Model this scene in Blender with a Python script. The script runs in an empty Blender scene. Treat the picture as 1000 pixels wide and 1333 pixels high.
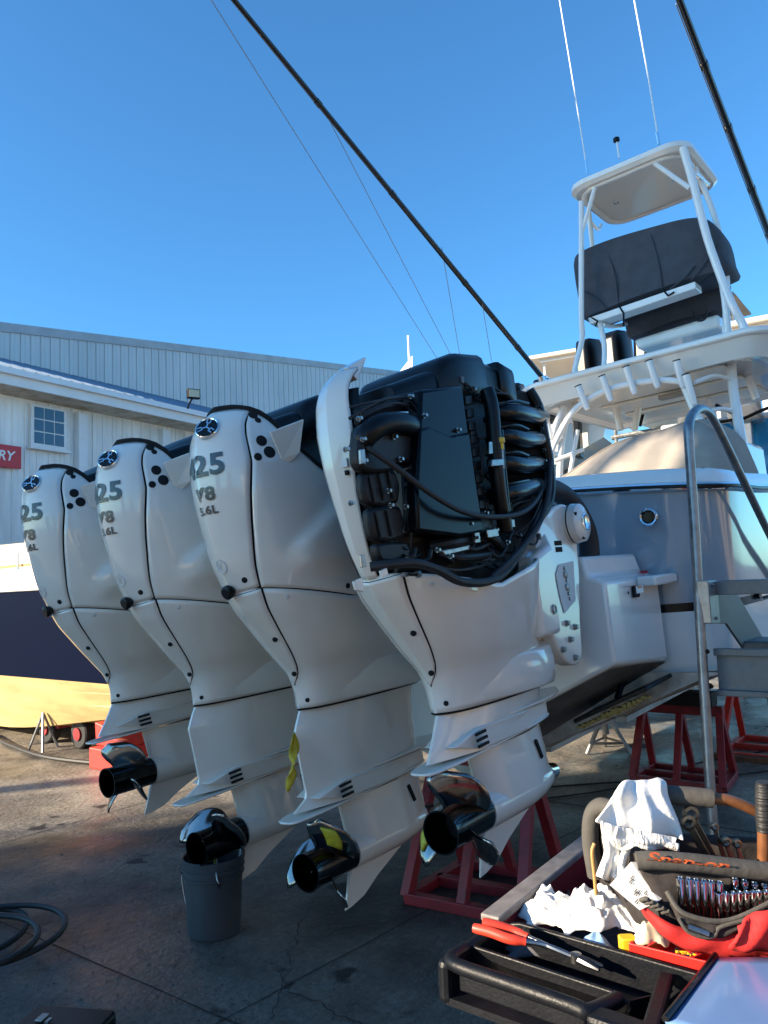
import bpy, math, random
import numpy as np
from mathutils import Vector, Matrix
random.seed(7); rng = np.random.RandomState(7)
sc = bpy.context.scene
col = sc.collection

# ------------------------------------------------------------------ camera, sky, sun, exposure
# World frame: X = boat forward, Y = boat port, Z = up, metres, concrete at z = 0.
# The boat stands a little bow-up and heeled on its stands, so it has a frame of its own (BR, BU, BF).
BR = Vector((0.62082519, -0.77824809, -0.09437161))
BU = Vector((-0.01627227, -0.13314648, 0.99096278))
FWD = Vector((0.78378013, 0.61367901, 0.09532455))
_d = math.radians(3.1)
RIGHT = BR*math.cos(_d)+BU*math.sin(_d); UP = BU*math.cos(_d)-BR*math.sin(_d)
EYE = Vector((0, 0, 1.65))
cam_d = bpy.data.cameras.new('camera'); cam = bpy.data.objects.new('camera', cam_d); col.objects.link(cam)
cam_d.sensor_fit = 'HORIZONTAL'; cam_d.sensor_width = 36; cam_d.lens = 36.0
cam_d.clip_start = 0.05; cam_d.clip_end = 3000
m = Matrix.Identity(4)
for i in range(3):
    m[i][0] = RIGHT[i]; m[i][1] = UP[i]; m[i][2] = -FWD[i]; m[i][3] = EYE[i]
cam.matrix_world = m
sc.camera = cam

SUN_HEAD, SUN_EL = 146.0, 19.5           # heading measured from X towards Y
w = bpy.data.worlds.new('World'); sc.world = w; w.use_nodes = True
nt = w.node_tree; bg = nt.nodes['Background']
sky = nt.nodes.new('ShaderNodeTexSky'); sky.sky_type = 'NISHITA'; sky.sun_disc = False
sky.sun_elevation = math.radians(SUN_EL); sky.sun_rotation = math.radians(90 - SUN_HEAD)
sky.air_density = 1.0; sky.dust_density = 0.3; sky.ozone_density = 7.0
tint = nt.nodes.new('ShaderNodeMix'); tint.data_type = 'RGBA'; tint.blend_type = 'MULTIPLY'; tint.inputs[0].default_value = 1.0
tint.inputs[7].default_value = (.72, 1.04, 1.02, 1)                     # clear deep azure air, the same all round
even = nt.nodes.new('ShaderNodeMix'); even.data_type = 'RGBA'; even.inputs[0].default_value = 0.0
even.inputs[7].default_value = (.46, 1.75, 3.9, 1)
nt.links.new(sky.outputs[0], tint.inputs[6]); nt.links.new(tint.outputs[2], even.inputs[6])
nt.links.new(even.outputs[2], bg.inputs[0]); bg.inputs[1].default_value = 0.106
sd = bpy.data.lights.new('sun', 'SUN'); sd.energy = 5.0; sd.angle = math.radians(0.53); sd.color = (1.0, 0.83, 0.61)
sun = bpy.data.objects.new('sun', sd); col.objects.link(sun)
_h, _e = math.radians(SUN_HEAD), math.radians(SUN_EL)
SUNV = Vector((math.cos(_e)*math.cos(_h), math.cos(_e)*math.sin(_h), math.sin(_e)))
sun.rotation_euler = SUNV.to_track_quat('Z', 'Y').to_euler()
sc.view_settings.view_transform = 'Standard'; sc.view_settings.look = 'None'
sc.view_settings.exposure = 1.5; sc.view_settings.gamma = 1.0

# ------------------------------------------------------------------ helpers
XFORM = None                              # maps the vertices a builder gives to the world (None = world already)
BOATF = False                             # survey in the boat's frame
def b2w(p):
    d = Vector(p)-EYE; return EYE+RIGHT*d.dot(BR)+UP*d.dot(BU)+FWD*d.dot(FWD)
def boat_frame(on, extra=None):
    global XFORM, BOATF
    BOATF = on; XFORM = (b2w if extra is None else (lambda p: b2w(extra(p)))) if on else None
def ray(x, y):
    return (BR if BOATF else RIGHT)*((x-500)/1000.) + (BU if BOATF else UP)*((666.5-y)/1000.) + FWD
def PX(x, y, v): d = ray(x, y); return EYE + d*(v/d.x)                   # survey a photo point on plane X = v
def PY(x, y, v): d = ray(x, y); return EYE + d*(v/d.y)
def PZ(x, y, v=0.0): d = ray(x, y); return EYE + d*((v-1.65)/d.z)
def PD(x, y, dep): return EYE + ray(x, y)*dep
def V3(p): return Vector(p)
def lerp(a, b, t): return a+(b-a)*t
def sstep(t): t = max(0., min(1., t)); return t*t*(3-2*t)

ORG = {}
def empty(name, loc, label=None, cat=None, group=None):
    loc = XFORM(Vector(loc)) if XFORM else Vector(loc)
    o = bpy.data.objects.new(name, None); col.objects.link(o); o.location = loc; o.empty_display_size = .1
    ORG[o.name] = Vector(loc); tag(o, label, cat, group); return o
def tag(o, label=None, cat=None, group=None, kind=None):
    if label: o['label'] = label
    if cat: o['category'] = cat
    if group: o['group'] = group
    if kind: o['kind'] = kind
    return o
def org(o):
    while o is not None:
        if o.name in ORG: return ORG[o.name]
        o = o.parent
    return Vector((0, 0, 0))
def obj(name, VF, mat, parent=None, smooth=35, bevel=0, seg=2, solid=0, sub=0, loc=None, out=None):
    """one mesh object from world-space vertices; origin moved to the parent's origin (or to its own base)"""
    V, F = VF
    V = [XFORM(Vector(v)) if XFORM else Vector(v) for v in V]
    if parent is not None: o0 = org(parent)
    elif loc is not None: o0 = Vector(loc)
    else:
        o0 = Vector((sum(v.x for v in V)/len(V), sum(v.y for v in V)/len(V), min(v.z for v in V)))
    me = bpy.data.meshes.new(name); me.from_pydata([v-o0 for v in V], [], F); me.update()
    import bmesh
    bm = bmesh.new(); bm.from_mesh(me); bmesh.ops.recalc_face_normals(bm, faces=bm.faces)
    if out is not None:                                   # open shell: make it face away from a point
        c = (XFORM(Vector(out)) if XFORM else Vector(out))-o0
        if sum((f.calc_center_median()-c).dot(f.normal)*f.calc_area() for f in bm.faces) < 0: bmesh.ops.reverse_faces(bm, faces=bm.faces)
    bm.to_mesh(me); bm.free()
    o = bpy.data.objects.new(name, me); col.objects.link(o)
    if parent is not None: o.parent = parent
    else: o.location = o0; ORG[o.name] = o0
    if mat: me.materials.append(mat)
    if smooth:
        me.polygons.foreach_set('use_smooth', [True]*len(me.polygons)); me.set_sharp_from_angle(angle=math.radians(smooth))
    if sub:
        s = o.modifiers.new('sub', 'SUBSURF'); s.levels = sub; s.render_levels = sub
    if solid:
        s = o.modifiers.new('solid', 'SOLIDIFY'); s.thickness = solid; s.offset = -1
    if bevel:
        b = o.modifiers.new('bevel', 'BEVEL'); b.width = bevel; b.segments = seg; b.limit_method = 'ANGLE'; b.angle_limit = math.radians(40)
        b.harden_normals = False
    return o
def join(*parts):
    V = []; F = []
    for v, f in parts:
        n = len(V); V += list(v); F += [tuple(i+n for i in q) for q in f]
    return V, F
def box(c, s, ax=None):
    """box of size s about c, ax = three axes"""
    c = Vector(c); ax = ax or (Vector((1,0,0)), Vector((0,1,0)), Vector((0,0,1)))
    V = [c+ax[0]*(s[0]/2*i)+ax[1]*(s[1]/2*j)+ax[2]*(s[2]/2*k) for i in (-1,1) for j in (-1,1) for k in (-1,1)]
    return V, [(0,1,3,2),(4,6,7,5),(0,4,5,1),(2,3,7,6),(0,2,6,4),(1,5,7,3)]
def bar(a, b, w, h=None, up=(0,0,1)):
    a = Vector(a); b = Vector(b); h = h or w; d = (b-a); L = d.length; d.normalize()
    u = Vector(up); u = u-d*u.dot(d)
    if u.length < 1e-4: u = Vector((1,0,0))-d*d.x
    u.normalize(); s = d.cross(u)
    return box((a+b)/2, (L, w, h), (d, s, u))
def prism(pts, ext):
    """closed polygon of 3D points extruded by vector ext"""
    pts = [Vector(p) for p in pts]; e = Vector(ext); n = len(pts)
    V = pts+[p+e for p in pts]
    return V, [tuple(range(n))[::-1], tuple(range(n, 2*n))]+[(i, (i+1) % n, n+(i+1) % n, n+i) for i in range(n)]
def grid(P, closeu=False):
    """P[i][j] -> quads"""
    n = len(P); k = len(P[0]); V = [Vector(p) for r in P for p in r]; F = []
    for i in range(n-(0 if closeu else 1)):
        for j in range(k-1):
            a = i*k+j; b = ((i+1) % n)*k+j
            F.append((a, a+1, b+1, b))
    return V, F
def loft(rings, caps=True):
    """closed rings of equal length"""
    k = len(rings[0]); V = [Vector(p) for r in rings for p in r]; F = []
    for i in range(len(rings)-1):
        for j in range(k):
            F.append((i*k+j, i*k+(j+1) % k, (i+1)*k+(j+1) % k, (i+1)*k+j))
    if caps:
        F.append(tuple(range(k))[::-1]); F.append(tuple(range((len(rings)-1)*k, len(rings)*k)))
    return V, F
def spline(pts, n=6):
    """Catmull-Rom through pts"""
    P = [Vector(p) for p in pts]; P = [P[0]*2-P[1]]+P+[P[-1]*2-P[-2]]; out = []
    for i in range(1, len(P)-2):
        for k in range(n):
            t = k/n; a, b, c, d = P[i-1], P[i], P[i+1], P[i+2]
            out.append(0.5*((2*b)+(c-a)*t+(2*a-5*b+4*c-d)*t*t+(3*b-a-3*c+d)*t**3))
    out.append(P[-2]); return out
def tube(pts, r, n=10, closed=False):
    P = [Vector(p) for p in pts]; N = len(P); rr = r if hasattr(r, '__len__') else [r]*N
    rings = []; u = None
    for i in range(N):
        if closed: d = P[(i+1) % N]-P[i-1]
        else: d = P[min(i+1, N-1)]-P[max(i-1, 0)]
        d.normalize()
        if u is None:
            u = Vector((0,0,1)) if abs(d.z) < .9 else Vector((1,0,0))
        u = u-d*u.dot(d); u.normalize(); s = d.cross(u)
        rings.append([P[i]+(u*math.cos(2*math.pi*k/n)+s*math.sin(2*math.pi*k/n))*rr[i] for k in range(n)])
    if closed: return loft(rings+[rings[0]], False)
    return loft(rings)
def lathe(prof, o, axis, n=24, caps=True):
    """prof: (along, radius)"""
    o = Vector(o); a = Vector(axis).normalized(); u = Vector((0,0,1)) if abs(a.z) < .9 else Vector((1,0,0))
    u = (u-a*u.dot(a)).normalized(); s = a.cross(u)
    return loft([[o+a*t+(u*math.cos(2*math.pi*k/n)+s*math.sin(2*math.pi*k/n))*max(r, 1e-4) for k in range(n)] for t, r in prof], caps)
def rbox(c, s, r, ax=None, n=3):
    """rounded-in-plan box (rounded about axis 2)"""
    c = Vector(c); ax = ax or (Vector((1,0,0)), Vector((0,1,0)), Vector((0,0,1)))
    pts = []
    for q, (sx, sy) in enumerate(((1,1),(-1,1),(-1,-1),(1,-1))):
        for k in range(n+1):
            a = math.pi/2*(q+k/n)
            pts.append((sx*(s[0]/2-r)+r*math.cos(a), sy*(s[1]/2-r)+r*math.sin(a)))
    return prism([c+ax[0]*x+ax[1]*y-ax[2]*(s[2]/2) for x, y in pts], ax[2]*s[2])
def bolt(p, d, r=.009, h=.01):
    r *= .78
    return lathe([(-.004, r*1.5), (.001, r*1.5), (.001, r), (h, r*.95), (h, 0.0005)], p, d, 8)
def text_mesh(body, size, bold=0.0, shear=0.0, space=1.0, cuts=0):
    cu = bpy.data.curves.new('t', 'FONT'); cu.body = body; cu.size = size; cu.align_x = 'CENTER'; cu.align_y = 'CENTER'
    cu.offset = bold*size; cu.shear = shear; cu.space_character = space; cu.resolution_u = 3
    o = bpy.data.objects.new('t', cu); col.objects.link(o)
    dg = bpy.context.evaluated_depsgraph_get(); dg.update()
    me = o.evaluated_get(dg).to_mesh()
    if cuts:
        import bmesh
        bm = bmesh.new(); bm.from_mesh(me); bmesh.ops.triangulate(bm, faces=bm.faces)
        for it in range(4):
            E_ = [e for e in bm.edges if e.calc_length() > size*cuts]
            if not E_: break
            bmesh.ops.subdivide_edges(bm, edges=E_, cuts=1); bmesh.ops.triangulate(bm, faces=bm.faces)
        bm.verts.index_update(); V = [(v.co.x, v.co.y) for v in bm.verts]; F = [tuple(v.index for v in f.verts) for f in bm.faces]; bm.free()
    else:
        V = [(v.co.x, v.co.y) for v in me.vertices]; F = [tuple(p.vertices) for p in me.polygons]
    bpy.data.objects.remove(o); bpy.data.curves.remove(cu)
    return V, F
def text_on(body, size, c, ax, ay, **k):
    V, F = text_mesh(body, size, **k); c = Vector(c)
    return [c+Vector(ax)*x+Vector(ay)*y for x, y in V], F

# ------------------------------------------------------------------ materials
MATS = {}
def mat(name, colr, rough=.5, metal=0., coat=0., var=.0, vscale=8., bump=0., bscale=60., rvar=0., spec=.5, col2=None, mix=None, trans=0., stretch=None, coatr=.05):
    if name in MATS: return MATS[name]
    M = bpy.data.materials.new(name); M.use_nodes = True; t = M.node_tree; N = t.nodes; Lk = t.links
    b = N['Principled BSDF']
    c = (*colr, 1.) if len(colr) == 3 else colr
    b.inputs['Base Color'].default_value = c; b.inputs['Roughness'].default_value = rough; b.inputs['Metallic'].default_value = metal
    b.inputs['Coat Weight'].default_value = coat; b.inputs['Coat Roughness'].default_value = coatr
    b.inputs['Specular IOR Level'].default_value = spec
    b.inputs['Transmission Weight'].default_value = trans
    tc = N.new('ShaderNodeTexCoord'); src = tc.outputs['Object']
    if stretch:
        mp = N.new('ShaderNodeMapping'); mp.inputs['Scale'].default_value = stretch; Lk.new(src, mp.inputs[0]); src = mp.outputs[0]
    if var or col2:
        n1 = N.new('ShaderNodeTexNoise'); n1.inputs['Scale'].default_value = vscale; n1.inputs['Detail'].default_value = 8; n1.inputs['Roughness'].default_value = .62
        Lk.new(src, n1.inputs['Vector'])
        r = N.new('ShaderNodeValToRGB'); lo, hi = (mix or (.35, .65))
        r.color_ramp.elements[0].position = lo; r.color_ramp.elements[1].position = hi
        if col2: a = (*col2, 1.)
        else: a = tuple(x*(1-var) for x in c[:3])+(1.,)
        r.color_ramp.elements[0].color = a; r.color_ramp.elements[1].color = c
        Lk.new(n1.outputs['Fac'], r.inputs[0]); Lk.new(r.outputs[0], b.inputs['Base Color'])
        if rvar:
            mr = N.new('ShaderNodeMapRange'); mr.inputs[1].default_value = .3; mr.inputs[2].default_value = .7
            mr.inputs[3].default_value = rough-rvar; mr.inputs[4].default_value = rough+rvar
            Lk.new(n1.outputs['Fac'], mr.inputs[0]); Lk.new(mr.outputs[0], b.inputs['Roughness'])
    if bump:
        n2 = N.new('ShaderNodeTexNoise'); n2.inputs['Scale'].default_value = bscale; n2.inputs['Detail'].default_value = 5
        Lk.new(src, n2.inputs['Vector'])
        bp = N.new('ShaderNodeBump'); bp.inputs['Strength'].default_value = bump; bp.inputs['Distance'].default_value = .01
        Lk.new(n2.outputs['Fac'], bp.inputs['Height']); Lk.new(bp.outputs[0], b.inputs['Normal'])
    MATS[name] = M; return M
PAINT = mat('white_pearl_paint', (.76, .695, .615), .26, coat=1., var=.05, vscale=3, bump=.02, bscale=5)
PAINTD = mat('grey_cowl_inner', (.55, .55, .55), .45)
BLACK = mat('black_plastic', (.004, .0045, .006), .34, spec=.26, var=.3, vscale=14, bump=.04, bscale=120)
BLACKG = mat('black_gloss', (.004, .0045, .006), .2, spec=.32)
RUBBER = mat('black_rubber', (.014, .014, .016), .6, var=.3, vscale=20)
VOID = mat('dark_gap', (.004, .004, .005), .9)
CAST = mat('black_cast_metal', (.010, .0105, .012), .5, metal=0., spec=.35, var=.4, vscale=18, bump=.12, bscale=160)
STEEL = mat('bare_steel', (.38, .38, .37), .35, metal=1., var=.3, vscale=30)
CHROME = mat('chrome', (.75, .76, .78), .08, metal=1., var=.12, vscale=25)
PROPM = mat('polished_prop_steel', (.30, .29, .28), .12, metal=1., var=.3, vscale=10, rvar=.05)
PROPH = mat('dark_prop_hub', (.05, .05, .053), .14, metal=1., var=.4, vscale=12, rvar=.06)
YELLOW = mat('yellow_cap', (.75, .45, .02), .4)
YTAPE = mat('yellow_tape', (.55, .47, .03), .55, var=.3, vscale=40)
GELW = mat('white_gelcoat', (.82, .79, .74), .18, coat=.6, var=.05, vscale=2)
GELG = mat('grey_blue_gelcoat', (.275, .32, .365), .12, coat=1., var=.06, vscale=1.5)
BOTTOM = mat('stained_hull_bottom', (.66, .63, .57), .16, coat=.5, col2=(.36, .31, .25), vscale=1.6, mix=(.38, .62), stretch=(1., 3., 3.))
TTOPU = mat('cream_top_underside', (.82, .77, .67), .3, coat=.3)
ALU = mat('white_powder_coated_tube', (.78, .78, .77), .25, coat=.5)
ALUR = mat('galvanised_tube', (.36, .37, .38), .4, metal=.8, var=.45, vscale=14, rvar=.1)
GALV = mat('grey_painted_steel', (.16, .165, .17), .5, metal=.3, var=.4, vscale=9, bump=.05, bscale=40, rvar=.1)
CANVAS = mat('charcoal_canvas', (.062, .068, .085), .85, var=.25, vscale=6, bump=.25, bscale=9)
CANVAS2 = mat('tan_canvas', (.31, .272, .232), .85, var=.15, vscale=5, bump=.35, bscale=5)
REDST = mat('red_painted_steel', (.30, .016, .022), .45, col2=(.12, .012, .014), vscale=12, mix=(.25, .6), bump=.08, bscale=60)
REDBR = mat('bright_red_steel', (.62, .03, .02), .45, col2=(.35, .03, .02), vscale=9, mix=(.25, .6))
RUST = mat('rusty_steel', (.24, .08, .03), .75, col2=(.09, .035, .02), vscale=14)
CARBON = mat('black_carbon_tube', (.012, .012, .014), .25)

# ------------------------------------------------------------------ ground
def ground_material():
    M = bpy.data.materials.new('yard_concrete'); M.use_nodes = True; t = M.node_tree; N = t.nodes; L = t.links; b = N['Principled BSDF']
    tc = N.new('ShaderNodeTexCoord'); co = tc.outputs['Object']
    def noise(s, d=8, r=.6, vec=None):
        n = N.new('ShaderNodeTexNoise'); n.inputs['Scale'].default_value = s; n.inputs['Detail'].default_value = d; n.inputs['Roughness'].default_value = r
        L.new(vec or co, n.inputs['Vector']); return n.outputs['Fac']
    def ramp(f, a, bb, ca=(0,0,0,1), cb=(1,1,1,1)):
        r = N.new('ShaderNodeValToRGB'); r.color_ramp.elements[0].position = a; r.color_ramp.elements[1].position = bb
        r.color_ramp.elements[0].color = ca; r.color_ramp.elements[1].color = cb; L.new(f, r.inputs[0]); return r.outputs[0]
    def mixc(f, a, bb):
        x = N.new('ShaderNodeMix'); x.data_type = 'RGBA'; L.new(f, x.inputs[0])
        for s, v in ((6, a), (7, bb)):
            if isinstance(v, tuple): x.inputs[s].default_value = v
            else: L.new(v, x.inputs[s])
        return x.outputs[2]
    base = ramp(noise(1.3), .3, .72, (.30, .265, .22, 1), (.54, .475, .385, 1))
    fine = ramp(noise(30, 8, .78), .38, .66, (.35, .35, .35, 1), (1.15, 1.15, 1.15, 1))
    mul = N.new('ShaderNodeMix'); mul.data_type = 'RGBA'; mul.blend_type = 'MULTIPLY'; mul.inputs[0].default_value = .85
    L.new(base, mul.inputs[6]); L.new(fine, mul.inputs[7])
    oil = ramp(noise(.6, 12, .72), .44, .60)                       # oil-dark patches
    c1 = mixc(oil, mul.outputs[2], (.06, .054, .047, 1))
    spots = ramp(noise(5.5, 6, .75), .62, .68)
    c2 = mixc(spots, c1, (.035, .033, .031, 1))
    rust = ramp(noise(.9, 8, .7, None), .64, .76)
    c3 = mixc(rust, c2, (.16, .075, .04, 1))
    pale = ramp(noise(2.6, 9, .8), .66, .72)
    c4 = mixc(pale, c3, (.33, .31, .28, 1))
    vo = N.new('ShaderNodeTexVoronoi'); vo.inputs['Scale'].default_value = 55; L.new(co, vo.inputs['Vector'])
    pits = ramp(vo.outputs['Distance'], .10, .22, (1,1,1,1), (0,0,0,1))
    pm = N.new('ShaderNodeMath'); pm.operation = 'MULTIPLY'; L.new(pits, pm.inputs[0]); L.new(ramp(noise(7, 4), .5, .62), pm.inputs[1])
    c5 = mixc(pm.outputs[0], c4, (.03, .027, .024, 1))
    mpg = N.new('ShaderNodeMapping'); mpg.inputs['Scale'].default_value = (1.2, 9, 1); mpg.inputs['Rotation'].default_value = (0, 0, .7); L.new(co, mpg.inputs[0])
    scr = ramp(noise(3.5, 10, .8, mpg.outputs[0]), .60, .68)
    sm_ = N.new('ShaderNodeMath'); sm_.operation = 'MULTIPLY'; L.new(scr, sm_.inputs[0]); L.new(ramp(noise(1.7, 3), .48, .60), sm_.inputs[1])
    c6 = mixc(sm_.outputs[0], c5, (.42, .39, .35, 1))
    drip = ramp(noise(2.2, 3, .5), .66, .69); c7 = mixc(drip, c6, (.022, .02, .018, 1))
    # shade round the engines put into the ground colour, fading with distance
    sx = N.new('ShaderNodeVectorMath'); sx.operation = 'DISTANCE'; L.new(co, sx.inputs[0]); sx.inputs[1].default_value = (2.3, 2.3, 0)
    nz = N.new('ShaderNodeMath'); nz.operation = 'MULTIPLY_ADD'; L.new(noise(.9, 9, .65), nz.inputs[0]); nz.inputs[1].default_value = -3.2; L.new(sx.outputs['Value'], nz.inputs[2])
    near_shade = ramp(nz.outputs[0], .0, 1., (.40,.40,.40,1), (1,1,1,1)); wr = near_shade.node.color_ramp; wr.elements[0].position = .35; wr.elements[1].position = 1.0
    dv = N.new('ShaderNodeMath'); dv.operation = 'DIVIDE'; L.new(nz.outputs[0], dv.inputs[0]); dv.inputs[1].default_value = 2.6; L.new(dv.outputs[0], near_shade.node.inputs[0])
    m8 = N.new('ShaderNodeMix'); m8.data_type = 'RGBA'; m8.blend_type = 'MULTIPLY'; m8.inputs[0].default_value = 1.0; L.new(c7, m8.inputs[6]); L.new(near_shade, m8.inputs[7])
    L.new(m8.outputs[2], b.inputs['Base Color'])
    rr = N.new('ShaderNodeMapRange'); rr.inputs[1].default_value = .35; rr.inputs[2].default_value = .7; rr.inputs[3].default_value = .3; rr.inputs[4].default_value = .8
    L.new(noise(1.1, 8), rr.inputs[0]); L.new(rr.outputs[0], b.inputs['Roughness'])
    bp = N.new('ShaderNodeBump'); bp.inputs['Strength'].default_value = .8; bp.inputs['Distance'].default_value = .015
    ad = N.new('ShaderNodeMath'); ad.operation = 'ADD'; L.new(noise(24, 8, .7), ad.inputs[0]); L.new(noise(3, 8, .7), ad.inputs[1])
    L.new(ad.outputs[0], bp.inputs['Height']); L.new(bp.outputs[0], b.inputs['Normal'])
    return M
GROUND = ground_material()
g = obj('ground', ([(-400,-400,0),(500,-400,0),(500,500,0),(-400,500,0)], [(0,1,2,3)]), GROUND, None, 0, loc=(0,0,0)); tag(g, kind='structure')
JM = mat('joint_filler', (.02, .019, .018), .9)
def joint(a, b, wd=.008):
    a = Vector(a); b = Vector(b); d = (b-a).normalized(); s = Vector((-d.y, d.x, 0)); n = 40; P = []
    for i in range(n+1):
        c = a.lerp(b, i/n); k = rng.uniform(-.004, .004); ww = wd*rng.uniform(.6, 1.3)
        P.append([c+s*(k+ww)+Vector((0,0,.004)), c+s*(k-ww)+Vector((0,0,.004))])
    obj('joint', grid(P), JM, g, 0)
joint((1.86, 7.5, 0), (2.13, .5, 0), .004); joint((1.9, 2.5, 0), (9.0, 2.0, 0), .003); joint((5.35, 14, 0), (5.35, -3, 0), .01); joint((9, 14, 0), (9, -6, 0), .01)
joint((2.02, 5.5, 0), (12, 5.4, 0), .004)
# grit and scraps on the concrete: nobody could count it
V = []; F = []
for k in range(2600):
    p = PZ(rng.uniform(-20, 1020), rng.uniform(930, 1340) if k % 3 else rng.uniform(1050, 1340)); r_ = rng.uniform(.0015, .006)*(1.8 if k % 40 == 0 else 1); n0 = len(V)
    if p.x > 30 or p.x < -5: continue
    for q in range(5):
        V.append(p+Vector((rng.uniform(-1,1)*r_*1.6, rng.uniform(-1,1)*r_*1.6, .0005+(r_*rng.uniform(.4,.9) if q > 2 else 0))))
    F += [(n0,n0+1,n0+3),(n0+1,n0+2,n0+3),(n0+2,n0,n0+4),(n0+2,n0+3,n0+4),(n0,n0+3,n0+4)]
tag(obj('grit', (V, F), mat('grit', (.16,.14,.12), .9, var=.7, vscale=30), None, 0, loc=(0,0,0)), 'loose grit and scraps scattered over the concrete', 'grit', kind='stuff')
# hairline cracks
for k, (a, b) in enumerate((((1.9,2.3),(3.3,2.9)),((2.6,4.2),(3.6,4.7)),((2.2,1.6),(2.5,2.8)),((2.6,2.75),(3.2,2.3)))):
    P = []; a = Vector((*a,0)); b = Vector((*b,0)); d = (b-a).normalized(); s_ = Vector((-d.y,d.x,0)); o_ = 0
    for i in range(41):
        o_ += rng.normal()*.012; c = a.lerp(b, i/40)+s_*o_; ww = rng.uniform(.0008,.004)*math.sin(math.pi*(i+.5)/41); P.append([c+s_*ww+Vector((0,0,.0042)), c-s_*ww+Vector((0,0,.0042))])
    obj('crack', grid(P), JM, g, 0)

# ------------------------------------------------------------------ outboard engines
ZT = [1.15,1.20,1.25,1.31,1.38,1.49,1.60,1.69,1.78,1.85,1.975,2.08,2.19,2.31,2.37,2.43,2.46,2.49]
XR = [2.405,2.41,2.405,2.385,2.33,2.24,2.15,2.10,2.06,2.04,2.012,1.995,1.99,1.995,2.015,2.07,2.115,2.195]
HW = [.112,.122,.135,.15,.185,.225,.26,.28,.285,.29,.29,.285,.275,.25,.235,.215,.205,.19]
XF = [3.22,3.22,3.19,3.12,3.06,3.04,3.04,3.04,3.04,3.04,3.04,3.04,3.04,3.04,3.04,3.04,3.04,3.04]
_zf = np.linspace(1.1, 2.52, 285)
def _sm(T):
    y = np.interp(_zf, ZT, T); k = np.ones(9)/9.; return np.convolve(np.pad(y, 4, 'edge'), k, 'valid')
_XR, _HW, _XF = _sm(XR), _sm(HW), _sm(XF)
def sec(u, z):
    """engine outline at height z, u: 0 rear centre .. 1 front, signed (+ = starboard = -y)"""
    xr = float(np.interp(z, _zf, _XR)); hw = float(np.interp(z, _zf, _HW)); xf = float(np.interp(z, _zf, _XF)); xm = xr+.5*(xf-xr)
    s = 1 if u >= 0 else -1; a = min(abs(u), 1)*math.pi
    if a <= math.pi/2:
        x = xm-(xm-xr)*max(math.cos(a), 0)**.87
        d = x-xr; kd = lerp(.034, .066, sstep((z-1.35)/.4))-.018*sstep((z-1.9)/.4); y = hw*(1-math.exp(-d/kd))/(1-math.exp(-(xm-xr)/kd))*(.62+.38*math.sin(min(1, d/(xm-xr))*math.pi/2))
    else:
        x = xm+(xf-xm)*max(-math.cos(a), 0)**.45; y = hw*max(math.sin(a), 0)**.5
    if abs(u) >= 1: y = 0; x = xf
    # pressed-in creases of the side panels
    if z > 1.7 and x > 2.2:
        zl = 1.80+(x-2.2)*.78
        y += .036*sstep((zl-z)/.045+.5)*sstep((x-2.2)/.12)*sstep((z-1.69)/.1)
    if z > 1.66:
        y -= .012*sstep((2.0-z)/.2)*sstep((x-2.5)/.1)*sstep((z-1.66)/.1)
    return x, -s*y
def patch(u0, u1, z0, z1, yc, nu=24, nz=24, off=0.):
    """surface patch; z0, z1 are functions of x (or numbers)"""
    f0 = z0 if callable(z0) else (lambda x: z0); f1 = z1 if callable(z1) else (lambda x: z1)
    P = []
    for i in range(nu+1):
        row = []
        for j in range(nz+1):
            v = j/nz; z = lerp(1.7, 2.2, v)
            uu = None
            for it in range(14):
                a = u0(z) if callable(u0) else u0; b = u1(z) if callable(u1) else u1
                uu = lerp(a, b, i/nu); x, y = sec(uu, z); z = lerp(f0(x), f1(x), v)
            x, y = sec(uu, z)
            if off:
                x2, y2 = sec(uu+.01*(1 if uu < .98 else -1), z); tx, ty = x2-x, y2-y; l = math.hypot(tx, ty)+1e-9
                nx, ny = -ty/l, tx/l
                if nx*(x-2.6)+ny*y < 0: nx, ny = -nx, -ny
                x += nx*off; y += ny*off
            row.append((x, yc+y, z))
        P.append(row)
    return grid(P)
def us(z): return float(np.interp(z, [1.25,1.27,1.30,1.34,1.4,1.66,1.9,2.2,2.5], [.0,.045,.085,.11,.125,.165,.20,.238,.225]))
def pan_top(x): return float(np.interp(x, [2.0,2.14,2.58,2.98], [1.665,1.685,1.605,1.70]))
def shell_top(x): return float(np.interp(x, [2.0,2.10,2.15,2.217,2.27,2.323,2.417,2.6,2.8,3.04], [2.462,2.458,2.445,2.40,2.33,2.262,2.178,2.07,1.97,1.88]))
def rear_pt(s, z, yc, off=.004):
    """point on the rear panel at signed arc length s from its centre line (+ = starboard)"""
    pr = None; acc = 0.; sg = 1 if s >= 0 else -1; s = abs(s)
    for i in range(0, 121):
        x, y = sec(sg*i*.003, z)
        if pr is not None:
            dl = math.hypot(x-pr[0], y-pr[1])
            if acc+dl >= s:
                t = (s-acc)/dl; px, py = lerp(pr[0], x, t), lerp(pr[1], y, t)
                nx, ny = -(y-pr[1])*sg/dl, (x-pr[0])*sg/dl
                if nx > 0 and i < 20: nx, ny = -nx, -ny
                if nx*(px-2.6)+ny*py < 0: nx, ny = -nx, -ny
                return Vector((px+nx*off, yc+py+ny*off, z))
            acc += dl
        pr = (x, y)
    return Vector((pr[0], yc+pr[1], z))
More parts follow.
